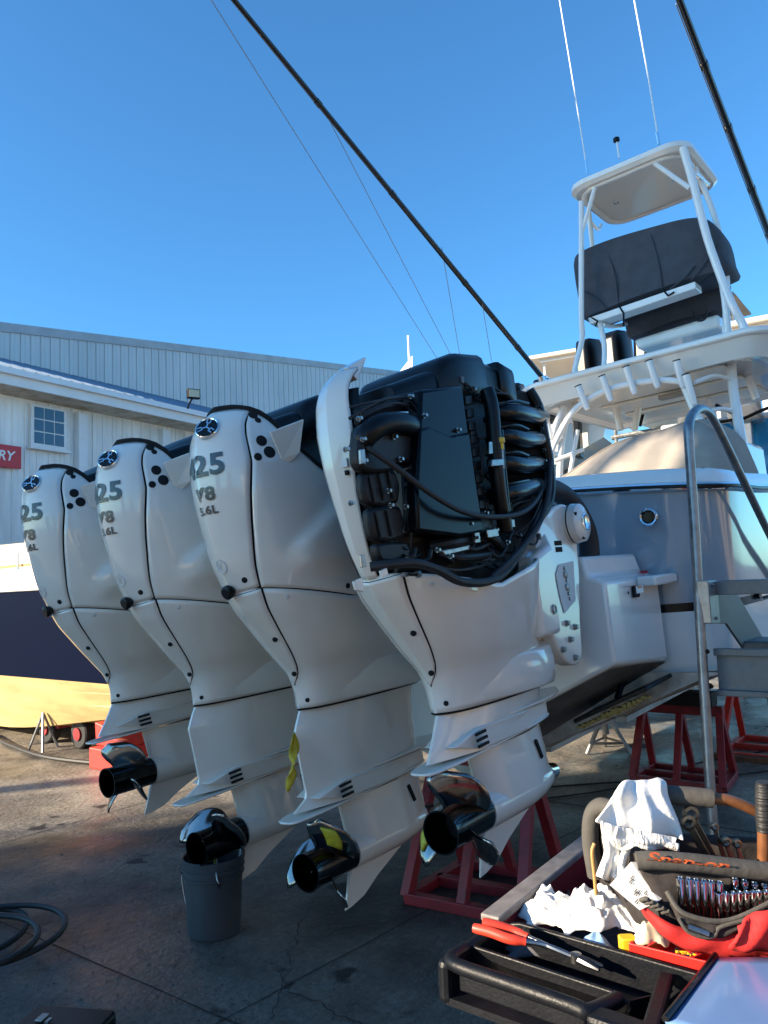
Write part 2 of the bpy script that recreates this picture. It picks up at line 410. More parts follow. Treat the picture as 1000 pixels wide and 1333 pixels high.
def disc_on(yc, u, z, r, h, matr, parent, name):
    """small round fitting on the cowl surface"""
    x, y = sec(u, z); x2, y2 = sec(u+.01, z); x3, y3 = sec(u, z+.01)
    t1 = Vector((x2-x, y2-y, 0)).normalized(); t2 = Vector((x3-x, y3-y, .01)).normalized(); n = t1.cross(t2).normalized()
    if n.x*(x-2.6)+n.y*y < 0: n = -n
    obj(name, lathe([(-.004, r), (h*.6, r), (h, r*.8), (h, .0005)], (x, yc+y, z), n, 14), matr, parent)
def blade_mesh(xc, yc, zc, th0, R=.208, r0=.058, sgn=1):
    P = []; nr, nc = 10, 9
    for i in range(nr+1):
        t = i/nr; r = lerp(r0, R, t)
        half = lerp(.62, .74, min(t*2.2, 1))*math.sqrt(max(1-(max(t-.35, 0)/.65)**2.6, 0.0009))*(.85 if t < .1 else 1)
        sk = -.55*t*t
        row = []
        for j in range(nc+1):
            c = j/nc*2-1
            th = th0+sgn*(half*c*(.075/max(r, .075)+.35)+sk)
            x = xc+.066*c*half*1.5-.05*t*t+.02*(1-c*c)*-.4-.02*t
            row.append((x, yc+r*math.cos(th), zc+r*math.sin(th)))
        P.append(row)
    return grid(P)
def make_engine(yc, long, label, open_side=False, prop_rot=0., tape=()):
    lean_a = math.radians(-2.2)
    def lean(p):                                          # the engines lean a little to port
        y, z = p.y-yc, p.z-1.9; return Vector((p.x, yc+y*math.cos(lean_a)-z*math.sin(lean_a), 1.9+y*math.sin(lean_a)+z*math.cos(lean_a)))
    boat_frame(True, lean)
    OC = (2.62, yc, 1.9)
    dz = -.25 if long else 0.
    zs = .517+dz
    root = empty('outboard_engine', (2.8, yc, zs), label, 'outboard engine', 'row of outboard engines on the boat transom')
    # ---- gearcase housing under the apron seam
    zp = .972+dz
    tab = [(1.146, 2.415, 3.24, .100), (1.09, 2.385, 3.22, .096)]
    if long: tab += [(1.045, 2.365, 3.21, .094), (.93, 2.382, 3.2, .09), (.80, 2.398, 3.2, .088), (.775, 2.39, 3.2, .088)]
    else: tab += [(1.05, 2.36, 3.21, .092)]
    tab += [(zp+.012, 2.315, 3.19, .085)]
    def foil(z, xa, xb, h, n=14):
        up = []
        for i in range(n+1):
            t = i/n; x = lerp(xa, xb, t)
            y = h*min(1, (t*3.2))**.75*(1-max(0, t-.55)/.45)**.45 if t < 1 else 0
            up.append((x, max(y, .006)))
        return [(x, yc-y, z) for x, y in up]+[(x, yc+y, z) for x, y in up[::-1]]
    R_ = []
    for a, b in zip(tab[:-1], tab[1:]):
        for k in range(4): R_.append(foil(*[lerp(p, q, k/4) for p, q in zip(a, b)]))
    R_.append(foil(*tab[-1]))
    gh = obj('gearcase_housing', loft(R_), PAINT, root, 40)
    obj('side_pod', loft([[(lerp(2.40, 3.18, t), yc-s*(.060+.046*math.sin(math.pi*min(1, t*1.1+.02))**.6), zp+q) for t, q in [(0,.055),(.2,.1),(.6,.1),(1,.095),(1,.03),(.6,.02),(.2,.02)]] for s in (1, -1)]), PAINT, gh, 40, bevel=.006)
    for k in range(3):
        z = zp+.082-.023*k
        obj('louver_slot', bar((2.50+.005*k, yc-.1045, z), (2.575+.005*k, yc-.107, z+.004), .008, .012), VOID, gh, 0, bevel=.003)
    # splash plate and anti-ventilation plate
    def plate(z, prof, th=.010, rise=0.):
        up = spline([Vector((x, yc-y, z+rise*(x-2.4))) for x, y in prof], 4); n = len(up)
        lo = [Vector((p.x, 2*yc-p.y, p.z)) for p in up[::-1]]
        return prism(up+lo[1:-1], (0, 0, -th))
    obj('splash_plate', plate(zp+.105, [(2.62,.04),(2.75,.09),(2.95,.104),(3.15,.10),(3.3,.065),(3.41,.0)], rise=.02), PAINT, root, 40, bevel=.003)
    obj('anti_ventilation_plate', plate(zp+.002, [(2.255,.0),(2.26,.032),(2.295,.058),(2.45,.08),(2.8,.094),(3.05,.09),(3.18,.065),(3.21,0)], .010, .05), PAINT, root, 40, bevel=.004)
    hr = []
    for x, h in ((2.50,.08),(2.62,.115),(2.78,.155),(2.95,.178),(3.1,.168),(3.2,.125),(3.27,.05)):
        half = [(.02,1.352),(h*.72,1.338),(h*.94,1.315),(h,1.272),(h,1.20),(h-.014,1.158),(.02,1.156)]
        hr.append([(x, yc-y, z) for y, z in half]+[(x, yc+y, z) for y, z in half[::-1]])
    obj('bolster', loft(hr), PAINT, root, 32, bevel=.008, seg=3)
    # leg, torpedo, skeg
    za = .735+dz
    def foil2(z, xa, xb, h, n=18):
        up = []
        for i in range(n+1):
            t = (1-math.cos(math.pi*i/n))/2; x = lerp(xa, xb, t)
            up.append((x, max(h*min(1, t*5.5)**.6*(1-max(0, t-.62)/.38)**.55 if t < 1 else 0, .004)))
        return [(x, yc-y, z) for x, y in up]+[(x, yc+y, z) for x, y in up[::-1]]
    R_ = []
    for k in range(9):
        t = k/8; z = lerp(zp-.002, za+.012, t); R_.append(foil2(z, 2.585+.045*t, lerp(3.185, 3.22, t), .062+.017*t))
    leg = obj('leg', loft(R_), PAINT, root, 50)
    obj('water_intake', bar((3.03, yc-.058, zp-.05), (3.065, yc-.058, zp-.13), .016, .016, up=(0,1,0)), VOID, leg, 0)
    obj('torpedo', lathe([(2.615,.055),(2.617,.077),(2.66,.079),(2.8,.081),(2.95,.08),(3.06,.072),(3.15,.057),(3.215,.036),(3.245,.012),(3.25,.001)], (0, yc, za), (1,0,0), 32), PAINT, root, 50)
    obj('intake_nose', lathe([(-.08,.05),(-.05,.042),(.012,.034),(.012,.024),(-.015,.022),(-.015,.001)], (3.25, yc, za+.004), (1,0,-.08), 18), CHROME, root)
    sk = [(2.635,za-.05),(2.605,za-.10),(2.555,zs-.012),(2.60,zs-.010),(2.69,zs+.008),(2.79,zs+.06),(3.06,za-.055),(3.12,za-.035)]
    obj('skeg', loft([[(x, yc+s*(.004+.012*(z-zs)/.2), z) for x, z in sk] for s in (-1, 1)]), PAINT, root, 40, bevel=.003)
    # propeller
    pr = obj('propeller_hub', lathe([(2.615,.055),(2.61,.0755),(2.56,.0765),(2.48,.075),(2.40,.075),(2.36,.077),(2.345,.0795),(2.345,.073),(2.37,.068),(2.5,.062),(2.5,.001)], (0, yc, za), (1,0,0), 36), PROPH, root, 50)
    obj('hub_bore', lathe([(2.47,.0655),(2.48,.0655),(2.48,.001)], (0, yc, za), (1,0,0), 24), VOID, pr)
    for k in range(3):
        th = prop_rot+k*2*math.pi/3
        bl = obj('blade', blade_mesh(2.49, yc, za, th), PROPM, root, 60, solid=.007)
        if k in tape:
            V, F = blade_mesh(2.49, yc, za, th)
            nc = 10; keep = []
            for i in range(3, 8):
                for j in range(3, 6): keep.append((i*nc+j, i*nc+j+1, (i+1)*nc+j+1, (i+1)*nc+j))
            us_ = sorted({i for q in keep for i in q}); ix = {a: b for b, a in enumerate(us_)}
            t_ = obj('tape', ([V[i]+Vector((-.004, 0, 0)) for i in us_], [tuple(ix[i] for i in q) for q in keep]), YTAPE, bl, 60, solid=.012)
            t_.modifiers['solid'].offset = 0
    # ---- apron (lower cowl)
    obj('apron_seam', patch(-1, 1, 1.1445, 1.156, yc, 60, 1, -.004), VOID, root, 50, out=OC)
    ap = obj('apron_cowl', patch(-1, 1, 1.154, pan_top, yc, 84, 24), PAINT, root, 45, solid=.012, out=OC)
    ap2 = patch(-1, 1, 1.16, lambda x: pan_top(x)-.03, yc, 40, 3, -.016); obj('apron_liner', ap2, VOID, ap, 0, out=OC)
    st = obj('rear_strip', patch(lambda z: -us(z), lambda z: us(z), 1.262, lambda x: 1.655+.35*max(0, x-2.09), yc, 14, 26, .006), PAINT, root, 50, solid=.012, out=OC)
    obj('strip_shadow_gap', patch(lambda z: -us(z)*1.0-.008*(z > 1.27), lambda z: us(z)*1.0+.008*(z > 1.27), 1.25, lambda x: 1.66+.35*max(0, x-2.09), yc, 14, 26, .0012), VOID, st, 50, out=OC)
    for (u, z) in ((.10, 1.47), (.07, 1.31)): disc_on(yc, u, z, .012, .012, VOID, root, 'screw_recess')
    disc_on(yc, .115, 1.186, .010, .004, VOID, root, 'screw_recess')
    disc_on(yc, .245, 1.635, .010, .003, PAINTD, root, 'screw_recess')
    # ---- upper cowl
    rp_top = (lambda x: shell_top(x))
    kk = .52 if open_side else 1.
    rp = obj('rear_frame' if open_side else 'rear_cowl_panel', patch(lambda z: -us(z)*kk+.004, lambda z: us(z)*kk-.004, lambda x: 1.668+.35*max(0, x-2.09), rp_top, yc, 22, 40, .002), PAINT, root, 50, solid=.014, out=OC)
    if not open_side:
        for s in (1, -1):
            obj('side_cowl_panel', patch((lambda z: us(z)+.004) if s > 0 else (lambda z: -us(z)-.004), .93*s, lambda x: pan_top(x)+.006, shell_top, yc, 44, 40), PAINT, root, 50, solid=.014, out=OC)
        obj('cowl_liner', patch(-.92, .92, 1.66, lambda x: shell_top(x)-.03, yc, 60, 14, -.022), VOID, root, 50, out=OC)
        # black edge seal along the shell rim
        pts = []
        for i in range(41):
            u = lerp(-.9, .9, i/40); z = 2.3
            for it in range(14): x, y = sec(u, z); z = shell_top(x)
            pts.append(Vector((x+.004, yc+y*.985, z+.009)))
        obj('rim_seal', tube(pts, .0125, 8), VOID, root)
        # mounting tab on the side panel, its dark pockets
        z = 2.26; x, y = sec(.33, z)
        b = Vector((x, yc+y-.004, z))
        q = [b+Vector(v) for v in ((-.045,-.012,.055),(.085,-.085,.105),(.075,-.05,-.03),(.045,-.014,-.07),(.012,-.006,-.055))]
        obj('mounting_tab', prism(q, (.003,-.006,-.002)), PAINT, root, 0, bevel=.002)
        for (u, zz, r) in ((.285, 2.285, .024), (.305, 2.235, .026), (.262, 2.215, .017), (.25, 2.405, .02), (.275, 2.38, .014)):
            disc_on(yc, u, zz, r, .003, VOID, root, 'bracket_pocket')
        # black sweep graphics
        for (u0, zz, L, wd) in ((.47, 1.965, .17, .006), (.50, 1.945, .11, .006)):
            P = []
            for k in range(15):
                t = k/14; xx = u0+L*t; zc = zz+.05*t*t; ww = wd*math.sin(math.pi*min(1, .08+t*.9))*(.3+t)
                row = []
                for e in (-1, 1):
                    x, y = sec(xx, zc+e*ww); row.append((x, yc+y-.0035, zc+e*ww))
                P.append(row)
            obj('sweep_graphic', grid(P), BLACKG, root, 60)
    else:
        obj('inner_shroud', patch(-.3, .15, lambda x: pan_top(x)-.03, lambda x: min(shell_top(x)+.25, 2.36), yc, 50, 20, -.035), BLACK, root, 50, out=OC)
        top = rear_pt(0, 2.46, yc, 0)
        obj('frame_flange', prism([top+Vector(v) for v in ((-.02,-.03,-.01),(.09,-.035,.05),(.10,-.03,.045),(.03,-.03,-.05))], (0,.06,0)), PAINT, rp, 0, bevel=.003)
        for zz in (2.085,):
            q = rear_pt(.045, zz, yc, .002); obj('frame_notch', box(q, (.012,.028,.03)), PAINTD, rp, 0); obj('frame_notch', box(q+Vector((0,-.004,-.035)), (.012,.012,.016)), VOID, rp, 0)
    if not open_side:
        # emblem and lettering on the rear panel
        def conform(V, F, z0, name, mt, off=.006, yscale=1.):
            return obj(name, ([rear_pt(x, z0+y, yc, off) for x, y in V], F), mt, rp, 0)
        e0 = rear_pt(.045, 2.36, yc, .004); e1 = rear_pt(.045, 2.375, yc, .004); nh = rear_pt(.045, 2.36, yc, .02)-e0
        upv = (e1-e0).normalized(); sv = upv.cross(nh).normalized(); n = sv.cross(upv).normalized()
        if n.dot(nh) < 0: n = -n
        if sv.y > 0: sv = -sv
        em = obj('emblem', lathe([(-.012,.052),(.004,.052),(.007,.049),(.004,.045),(.003,.001)], e0+n*.003, n, 28), CHROME, rp)
        obj('emblem_field', lathe([(.0045,.0445),(.0055,.044),(.0055,.001)], e0+n*.003, n, 28), BLACKG, em)
        for k in range(3):
            a = math.pi/2+k*2*math.pi/3; d = sv*math.cos(a)+upv*math.sin(a); p = sv*-math.sin(a)+upv*math.cos(a)
            obj('tuning_fork', join(bar(e0+n*.010, e0+n*.010+d*.024, .006, .003, up=n), bar(e0+n*.010+d*.02-p*.008, e0+n*.010+d*.04-p*.008, .005, .003, up=n), bar(e0+n*.010+d*.02+p*.008, e0+n*.010+d*.04+p*.008, .005, .003, up=n), bar(e0+n*.010+d*.022-p*.0105, e0+n*.010+d*.022+p*.0105, .005, .003, up=n)), CHROME, em, 0)
        for body, size, z in (('425', .120, 2.20), ('V8', .076, 2.085), ('5.6L', .046, 2.02)):
            V, F = text_mesh(body, size, bold=.035, space=1.08, cuts=.12)
            conform([(x*1.2+.012, y) for x, y in V], F, z, 'lettering', mat('dark_chrome_lettering', (.07,.075,.08), .25, metal=.6))
        lo = rear_pt(0, 1.80, yc, .003)
        V, F = lathe([(0,.03),(.002,.03),(.002,.025),(0,.025)], (0,0,0), (0,0,1), 24)
        obj('badge_ring', ([rear_pt(v.x, 1.79+v.y, yc, .003+v.z) for v in V], F), PAINTD, rp)
        V, F = text_mesh('Y', .04); conform(V, F, 1.79, 'badge_mark', PAINTD)
    # flush knob on the rear and round plugs
    kp = rear_pt(.0, 1.69, yc, 0)
    if not open_side: obj('flush_knob', lathe([(-.01,.02),(.006,.024),(.012,.03),(.03,.03),(.036,.022),(.036,.0005)], kp, (-1,0,-.35), 12), BLACK, root)
    disc_on(yc, .125, 1.725, .013, .004, VOID, root, 'round_plug')
    if not open_side: disc_on(yc, .47, 1.655, .012, .004, VOID, root, 'round_plug')
    # ---- powerhead under the covers
    def ringx(x, zb, zt, hw, r=.04, tilt=0.):
        pts = []
        for (sy, sz) in ((-1,-1),(1,-1),(1,1),(-1,1)):
            for k in range(4):
                a = {(-1,-1): math.pi, (1,-1): 1.5*math.pi, (1,1): 0, (-1,1): .5*math.pi}[(sy, sz)]+k/3*math.pi/2
                pts.append((x+tilt*((zt if sz > 0 else zb)-zb), yc+sy*(hw-r)+r*math.cos(a), (zt-r if sz > 0 else zb+r)+r*math.sin(a)))
        return pts
    core = obj('powerhead_block', loft([ringx(2.17,1.68,2.28,.10), ringx(2.24,1.66,2.33,.14), ringx(2.6,1.6,2.40,.145), ringx(2.98,1.64,2.42,.14), ringx(3.06,1.7,2.38,.10)]), CAST, root, 40)
    tc = obj('flywheel_cover', loft([ringx(2.19,2.255,2.325,.10,.03), ringx(2.21,2.235,2.375,.15), ringx(2.36,2.285,2.430,.19), ringx(2.42,2.300,2.450,.20)]), BLACK, root, 45, bevel=.006)
    tc2 = obj('top_cover', loft([ringx(2.425,2.305,2.455,.205), ringx(2.47,2.325,2.500,.225), ringx(2.56,2.345,2.540,.235,.05), ringx(2.74,2.365,2.565,.235,.05), ringx(2.78,2.375,2.550,.215,.05), ringx(2.9,2.395,2.555,.20,.05), ringx(2.93,2.405,2.535,.18)]), BLACK, root, 45)
    obj('intake_cover', loft([ringx(2.915,2.415,2.550,.205), ringx(2.94,2.400,2.575,.215), ringx(3.06,2.385,2.570,.20), ringx(3.12,2.375,2.525,.16), ringx(3.13,2.385,2.495,.12)]), BLACK, root, 45)
    obj('oil_filler_cap', lathe([(0,.07),(.03,.07),(.036,.085),(.05,.085),(.052,.07),(.052,.001)], (2.9, yc-.04, 2.54), (0,0,1), 24), BLACK, root)
    if open_side:
        boat_frame(True); powerhead_detail(root, yc, core); boat_frame(True, lean)
    # ---- transom clamp and swivel bracket
    sw = obj('swivel_bracket', loft([[(3.02,yc-.10,1.32),(3.02,yc+.10,1.32),(3.02,yc+.10,1.78),(3.02,yc-.10,1.78)],[(3.36,yc-.12,1.36),(3.36,yc+.12,1.36),(3.36,yc+.12,1.84),(3.36,yc-.12,1.84)]]), PAINT, root, 30, bevel=.02)
    obj('lower_yoke', loft([[(3.0,yc-.09,1.22),(3.0,yc+.09,1.22),(3.0,yc+.09,1.34),(3.0,yc-.09,1.34)],[(3.4,yc-.07,1.25),(3.4,yc+.07,1.25),(3.4,yc+.07,1.33),(3.4,yc-.07,1.33)]]), BLACK, root, 30, bevel=.015)
    for s in (-1, 1):
        yo = yc+s*.13
        pf = [(3.10,1.75),(3.15,1.835),(3.24,1.90),(3.42,1.955),(3.53,1.93),(3.555,1.86),(3.53,1.72),(3.50,1.58),(3.44,1.40),(3.40,1.235),(3.33,1.20),(3.24,1.225),(3.15,1.32),(3.11,1.42),(3.13,1.55),(3.12,1.66)]
        cb = obj('clamp_bracket', prism([p for p in spline([Vector((x, yo+s*.035, z)) for x, z in pf+pf[:1]], 3)[:-1]], (0,-s*.07,0)), PAINT, root, 35, bevel=.012, seg=3)
        if s < 0:
            rec = [(3.24,1.62),(3.29,1.665),(3.45,1.675),(3.41,1.49),(3.27,1.44),(3.25,1.52)]
            obj('recess_panel', prism([Vector((x, yo-.0375, z)) for x, z in rec], (0,-.002,0)), PAINTD, cb, 0, bevel=.001)
            for (x, z, r) in ((3.335,1.645,.009),(3.335,1.615,.017),(3.34,1.587,.008),(3.335,1.557,.017),(3.34,1.527,.009),(3.345,1.502,.008)):
                obj('bolt', lathe([(-.002,r),(.006,r),(.008,r*.8),(.008,.0005)], (x, yo-.0395, z), (0,-1,0), 12), STEEL, cb)
            for (x, z) in ((3.28,1.395),(3.36,1.37),(3.29,1.32),(3.20,1.285),(3.31,1.235)):
                obj('bolt', lathe([(-.002,.015),(.005,.015),(.005,.011),(.018,.011),(.018,.0005)], (x, yo-.036, z), (0,-1,0), 10), STEEL, cb)
            obj('data_plate', box((3.32, yo-.0365, 1.765), (.07,.003,.022)), VOID, cb, 0); obj('data_plate', box((3.32, yo-.0365, 1.735), (.065,.003,.024)), VOID, cb, 0)
            cp = obj('tilt_tube_cap', lathe([(0,.095),(.015,.098),(.018,.094),(.021,.098),(.055,.092),(.066,.075),(.074,.045),(.07,.04),(.07,.001)], (3.50, yo-.035, 1.855), (0,-1,0), 32), PAINT, root, 40)
            obj('cap_gap', lathe([(.014,.0985),(.020,.0985)], (3.50, yo-.035, 1.855), (0,-1,0), 32, False), VOID, cp)
            obj('cap_emblem', lathe([(0,.042),(.006,.042),(.008,.036),(.004,.03),(.004,.001)], (3.50, yo-.105, 1.855), (0,-1,0), 24), CHROME, cp)
            for a in (.6, 2.6, 4.4):
                obj('cap_slot', box((3.50+.078*math.cos(a), yo-.092, 1.855+.078*math.sin(a)), (.022,.016,.016)), VOID, cp, 0)
    obj('trim_cylinder', lathe([(0,.04),(.25,.04),(.25,.025),(.5,.025)], (3.62, yc, 1.22), (-.45,0,.85), 16), BLACK, root)
    # rigging tube from the engine to the boat
    obj('rigging_tube', tube(spline([(3.02,yc-.03,1.86),(3.2,yc-.03,1.99),(3.48,yc-.03,2.06),(3.76,yc-.03,2.03),(3.95,yc-.03,1.89),(4.0,yc-.02,1.74),(3.97,yc-.0,1.62)], 6), .055, 14), RUBBER, root)
    obj('rigging_collar', lathe([(-.05,.075),(.0,.08),(.14,.075),(.16,.06)], (3.08, yc-.05, 1.92), (.85,-.1,.45), 18), PAINT, root)
    obj('front_cowl_cheek', loft([[(2.96,yc+s*.21,z) for s, z in ((-1,1.36),(1,1.36),(1,1.70),(-1,1.70))],[(3.14,yc+s*h,z) for s, z, h in ((-1,1.36,.20),(1,1.36,.20),(1,1.76,.22),(-1,1.76,.22))],[(3.24,yc+s*.14,z) for s, z in ((-1,1.40),(1,1.40),(1,1.86),(-1,1.86))]]), PAINT, root, 30, bevel=.025, seg=3)
    obj('cheek_bolt', lathe([(-.01,.022),(.004,.022),(.004,.016),(-.004,.014),(-.004,.0005)], (3.10, yc-.208, 1.47), (.1,-1,0), 14), STEEL, root)
    boat_frame(False)
    return root

def powerhead_detail(root, yc, core):
    Yf = yc-.235                                    # face of the side covers
    def slab(pts, y, depth, name, mt, bev=.01, par=root, sp=0):
        P = [PY(a, b, y) for a, b in pts]
        if sp: P = spline(P+P[:1], sp)[:-1]
        return obj(name, prism(P, (0, depth, 0)), mt, par, 35, bevel=bev)
    COVER = mat('smooth_black_cover', (.003,.0035,.005), .22, spec=.16, var=.2, vscale=5)
    sc_ = slab([(548,507),(603,500),(611,560),(620,630),(630,690),(600,697),(545,690),(543,640),(546,560)], Yf-.03, .14, 'side_cover', COVER, .014)
    slab([(547,558),(560,555),(588,567),(612,562),(621,630),(631,692),(600,698),(545,691),(543,640)], Yf-.042, .05, 'side_cover_step', COVER, .01)
    # rear housings
    slab([(470,556),(484,548),(500,540),(530,537),(543,545),(543,600),(524,600),(508,614),(475,612),(468,590)], Yf-.005, .05, 'exhaust_elbow', CAST, .018, sp=2)
    obj('elbow_pipe', tube(spline([PY(462,590,Yf+.05),PY(478,566,Yf+.0),PY(500,552,Yf-.02),PY(528,552,Yf-.02),PY(541,560,Yf+.02)],6), [.03]*4+[.038]*17+[.03]*4, 14), BLACK, root)
    slab([(474,615),(516,612),(520,655),(478,655)], Yf+.01, .04, 'cylinder_head_cover', CAST, .014, sp=2)
    slab([(482,662),(522,658),(526,700),(488,702)], Yf+.01, .04, 'cylinder_head_cover', CAST, .014, sp=2)
    slab([(492,708),(530,705),(533,728),(498,731)], Yf+.015, .04, 'lower_block', CAST, .01, sp=2)
    slab([(524,602),(542,600),(545,692),(530,697)], Yf+.02, .05, 'coil_rail', BLACK, .01)
    for k, (x, y) in enumerate(((528,612),(530,632),(532,652),(534,672))): obj('coil_cap', lathe([(0,.016),(.03,.016),(.034,.012),(.034,.0005)], PY(x,y,Yf+.02), (0,-1,.1), 12), BLACK, root)
    for k, (x, y) in enumerate(((486,636),(498,633),(510,630),(494,682),(508,680))): obj('head_rib', tube([PY(x-4,y-16,Yf+.005),PY(x+3,y+18,Yf+.005)], .006, 6), CAST, root)
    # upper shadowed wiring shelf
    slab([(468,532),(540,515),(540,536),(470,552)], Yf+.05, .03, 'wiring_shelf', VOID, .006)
    # ribs on the front edge of the cover
    for k in range(11):
        y = 515+k*17; slab([(606+k*2.3,y),(615+k*2.3,y-1),(616+k*2.3,y+11),(607+k*2.3,y+12)], Yf+.0, .08, 'cover_rib', BLACK, .004)
    # vertical oil pipe, dipstick, bracket
    obj('oil_pipe', tube(spline([PY(634,508,Yf-.02),PY(640,530,Yf-.035),PY(644,580,Yf-.035),PY(650,640,Yf-.03),PY(658,690,Yf-.01)],6), [.030]*25, 14), BLACK, root)
    obj('breather_pipe', tube(spline([PY(652,560,Yf-.035),PY(655,600,Yf-.04),PY(661,660,Yf-.03),PY(664,688,Yf-.02)],5), .011, 10), BLACKG, root)
    dp = obj('dipstick_tube', tube([PY(653,583,Yf-.06),PY(655,610,Yf-.06)], .007, 8), STEEL, root)
    obj('dipstick_cap', lathe([(0,.010),(.025,.011),(.027,.017),(.045,.017),(.047,.012),(.047,.0005)], PY(653,585,Yf-.06), (0,0,1), 14), YELLOW, dp)
    slab([(641,598),(657,597),(657,606),(641,607)], Yf-.07, .02, 'pipe_clamp', STEEL, .003)
    slab([(637,575),(641,575),(642,590),(637,591)], Yf-.065, .004, 'small_bracket', STEEL, .001)
    # intake runners
    for k, (ya, yb, yc2, r) in enumerate(((537,540,534,.040),(568,574,564,.041),(603,608,596,.041),(643,640,624,.041))):
        pts = spline([PY(636, ya+4, Yf+.06), PY(656, ya, Yf+.005), PY(678, yb-2, Yf+.0), PY(696, yc2+8, Yf+.05), PY(706, yc2+10, Yf+.14)], 5)
        obj('intake_runner', tube(pts, [lerp(r*.8, r, sstep(i/8)) for i in range(len(pts))], 16), BLACKG, root)
        pp = spline([PY(648, ya-13+2, Yf-.005), PY(672, ya-15, Yf-.03), PY(688, yb-15, Yf-.02)], 4)
        obj('runner_rib', tube(pp, .006, 6), BLACKG, root)
    slab([(640,512),(684,508),(699,532),(707,575),(712,620),(706,655),(690,676),(650,690)], Yf+.10, .16, 'dark_backing_plate', VOID, .01)  # black plate added behind the runners to darken the gaps
    obj('intake_flange', tube(spline([PY(688,508,Yf+.10),PY(700,530,Yf+.08),PY(708,570,Yf+.07),PY(715,610,Yf+.07),PY(714,650,Yf+.07),PY(700,675,Yf+.05)],5), .028, 10), BLACK, root)
    for k in range(9):
        p = PY(702+k*1.3, 530+k*14, Yf+.03); obj('flange_bolt', bolt(p, (.2,-1,0), .007, .012), STEEL if k % 2 else BLACK, root)
    # cables and hoses
    obj('main_hose', tube(spline([PY(466,572,Yf+.03),PY(486,588,Yf-.02),PY(520,612,Yf-.05),PY(560,642,Yf-.075),PY(600,665,Yf-.09),PY(640,673,Yf-.08),PY(680,667,Yf-.06),PY(702,645,Yf-.0),PY(714,610,Yf+.06)], 6), .010, 10), RUBBER, root)
    obj('second_hose', tube(spline([PY(716,600,Yf+.03),PY(714,640,Yf-.01),PY(706,672,Yf-.03),PY(690,700,Yf-.04),PY(662,732,Yf-.05),PY(640,752,Yf-.04)], 6), .013, 10), RUBBER, root)
    obj('rubber_lip', tube(spline([PY(482,738,Yf+.03),PY(506,735,Yf-.015),PY(540,733,Yf-.05),PY(570,742,Yf-.055),PY(600,757,Yf-.06),PY(635,757,Yf-.05),PY(660,742,Yf-.03),PY(685,705,Yf+.0),PY(700,672,Yf+.03),PY(712,652,Yf+.08)], 6), .016, 10), RUBBER, root)
    for (a, b, c_, r) in (((560,712),(590,706),(625,700),.022), ((575,720),(600,726),(640,722),.016), ((610,690),(640,700),(655,715),.018), ((590,690),(615,715),(650,700),.008), ((625,700),(650,725),(668,690),.007)):
        obj('lower_pipe', tube(spline([PY(*a,Yf+.06),PY(*b,Yf-.0),PY(*c_,Yf+.03)], 6), r, 10), CAST if r > .01 else RUBBER, root)
    wires = [((455,545),(500,520),(545,517)),((455,530),(490,522),(535,512)),((618,520),(640,505),(655,512)),((620,560),(628,600),(622,640)),((628,640),(632,660),(640,680)),((462,548),(500,530),(545,522)),((470,500+40),(510,525),(540,530)),((660,700),(690,680),(705,650)),((640,665),(670,640),(700,650)),((655,690),(665,660),(690,650)),((530,640),(536,670),(534,720)),((610,650),(616,690),(640,712)),((560,735),(600,742),(650,730))]
    for k, wv in enumerate(wires):
        obj('wire', tube(spline([PY(*p, Yf+.03-.03*(i == 1)) for i, p in enumerate(wv)], 6), .004+.002*(k % 3 == 0), 6), RUBBER, root)
    for (a, b) in ((467,495+50),(493,544),(515,552),(513,569),(521,598),(520,614),(552,541),(534,516),(505,639),(508,658),(527,660),(450,585),(457,655),(472,572),(474,600),(602,668),(596,560),(620,700),(640,604),(645,690),(632,668),(586,724),(569,716),(660,706),(612,682)):
        obj('bolt', bolt(PY(a, b, Yf-.035 if 540 < a < 630 else Yf-.012), (0,-1,0), .008, .014), STEEL, root)
    for pts in ([(470,585),(475,584),(477,602),(471,604)], [(512,536),(532,535),(533,546),(513,548)], [(634,690),(648,688),(650,698),(636,700)], [(470,722),(476,722),(478,738),(472,739)], [(664,676),(670,676),(671,686),(665,687)], [(618,690),(624,690),(626,706),(619,707)]):
        slab(pts, Yf-.03, .012, 'small_bracket', STEEL, .002)
    r3 = np.random.RandomState(5)
    for k in range(34):                                   # loom branches, clips and connectors in the lower tray and beside the runners
        x0, y0 = (r3.uniform(505,690), r3.uniform(698,742)) if k < 20 else (r3.uniform(612,640), r3.uniform(505,680))
        if k < 20: y0 = min(y0, 742-max(0, x0-640)*.9)
        x1, y1 = x0+r3.uniform(-32,32), y0+r3.uniform(-14,14)
        p0, p1 = PY(x0,y0,Yf+r3.uniform(.0,.07)), PY(x1,y1,Yf+r3.uniform(.0,.07)); mid = (p0+p1)/2+Vector((0,-r3.uniform(.0,.03),-r3.uniform(.0,.03)))
        lw = obj('loom_branch', tube(spline([p0,mid,p1],5), r3.uniform(.003,.009), 7), RUBBER if k % 3 else BLACK, root)
        if k % 2 == 0: obj('connector', box(p1, (r3.uniform(.015,.035),.02,r3.uniform(.015,.03))), BLACK if k % 4 else mat('grey_connector', (.09,.09,.1), .5), lw, 0, bevel=.003)
        if k % 5 == 0: obj('clip', lathe([(-.006,.013),(.006,.013)], mid, (p1-p0), 10), STEEL, lw)
    for k in range(6):
        y = 520+k*27; obj('rocker_bolt_boss', lathe([(0,.014),(.02,.013),(.024,.008),(.024,.0005)], PY(628+k*3,y,Yf+.01), (0,-1,0), 10), CAST, root)
    slab([(575,716),(612,708),(614,716),(580,724)], Yf+.0, .03, 'starter_body', STEEL, .006)
    slab([(612,666),(640,660),(646,700),(620,705)], Yf+.0, .08, 'fuel_pump', BLACK, .012)
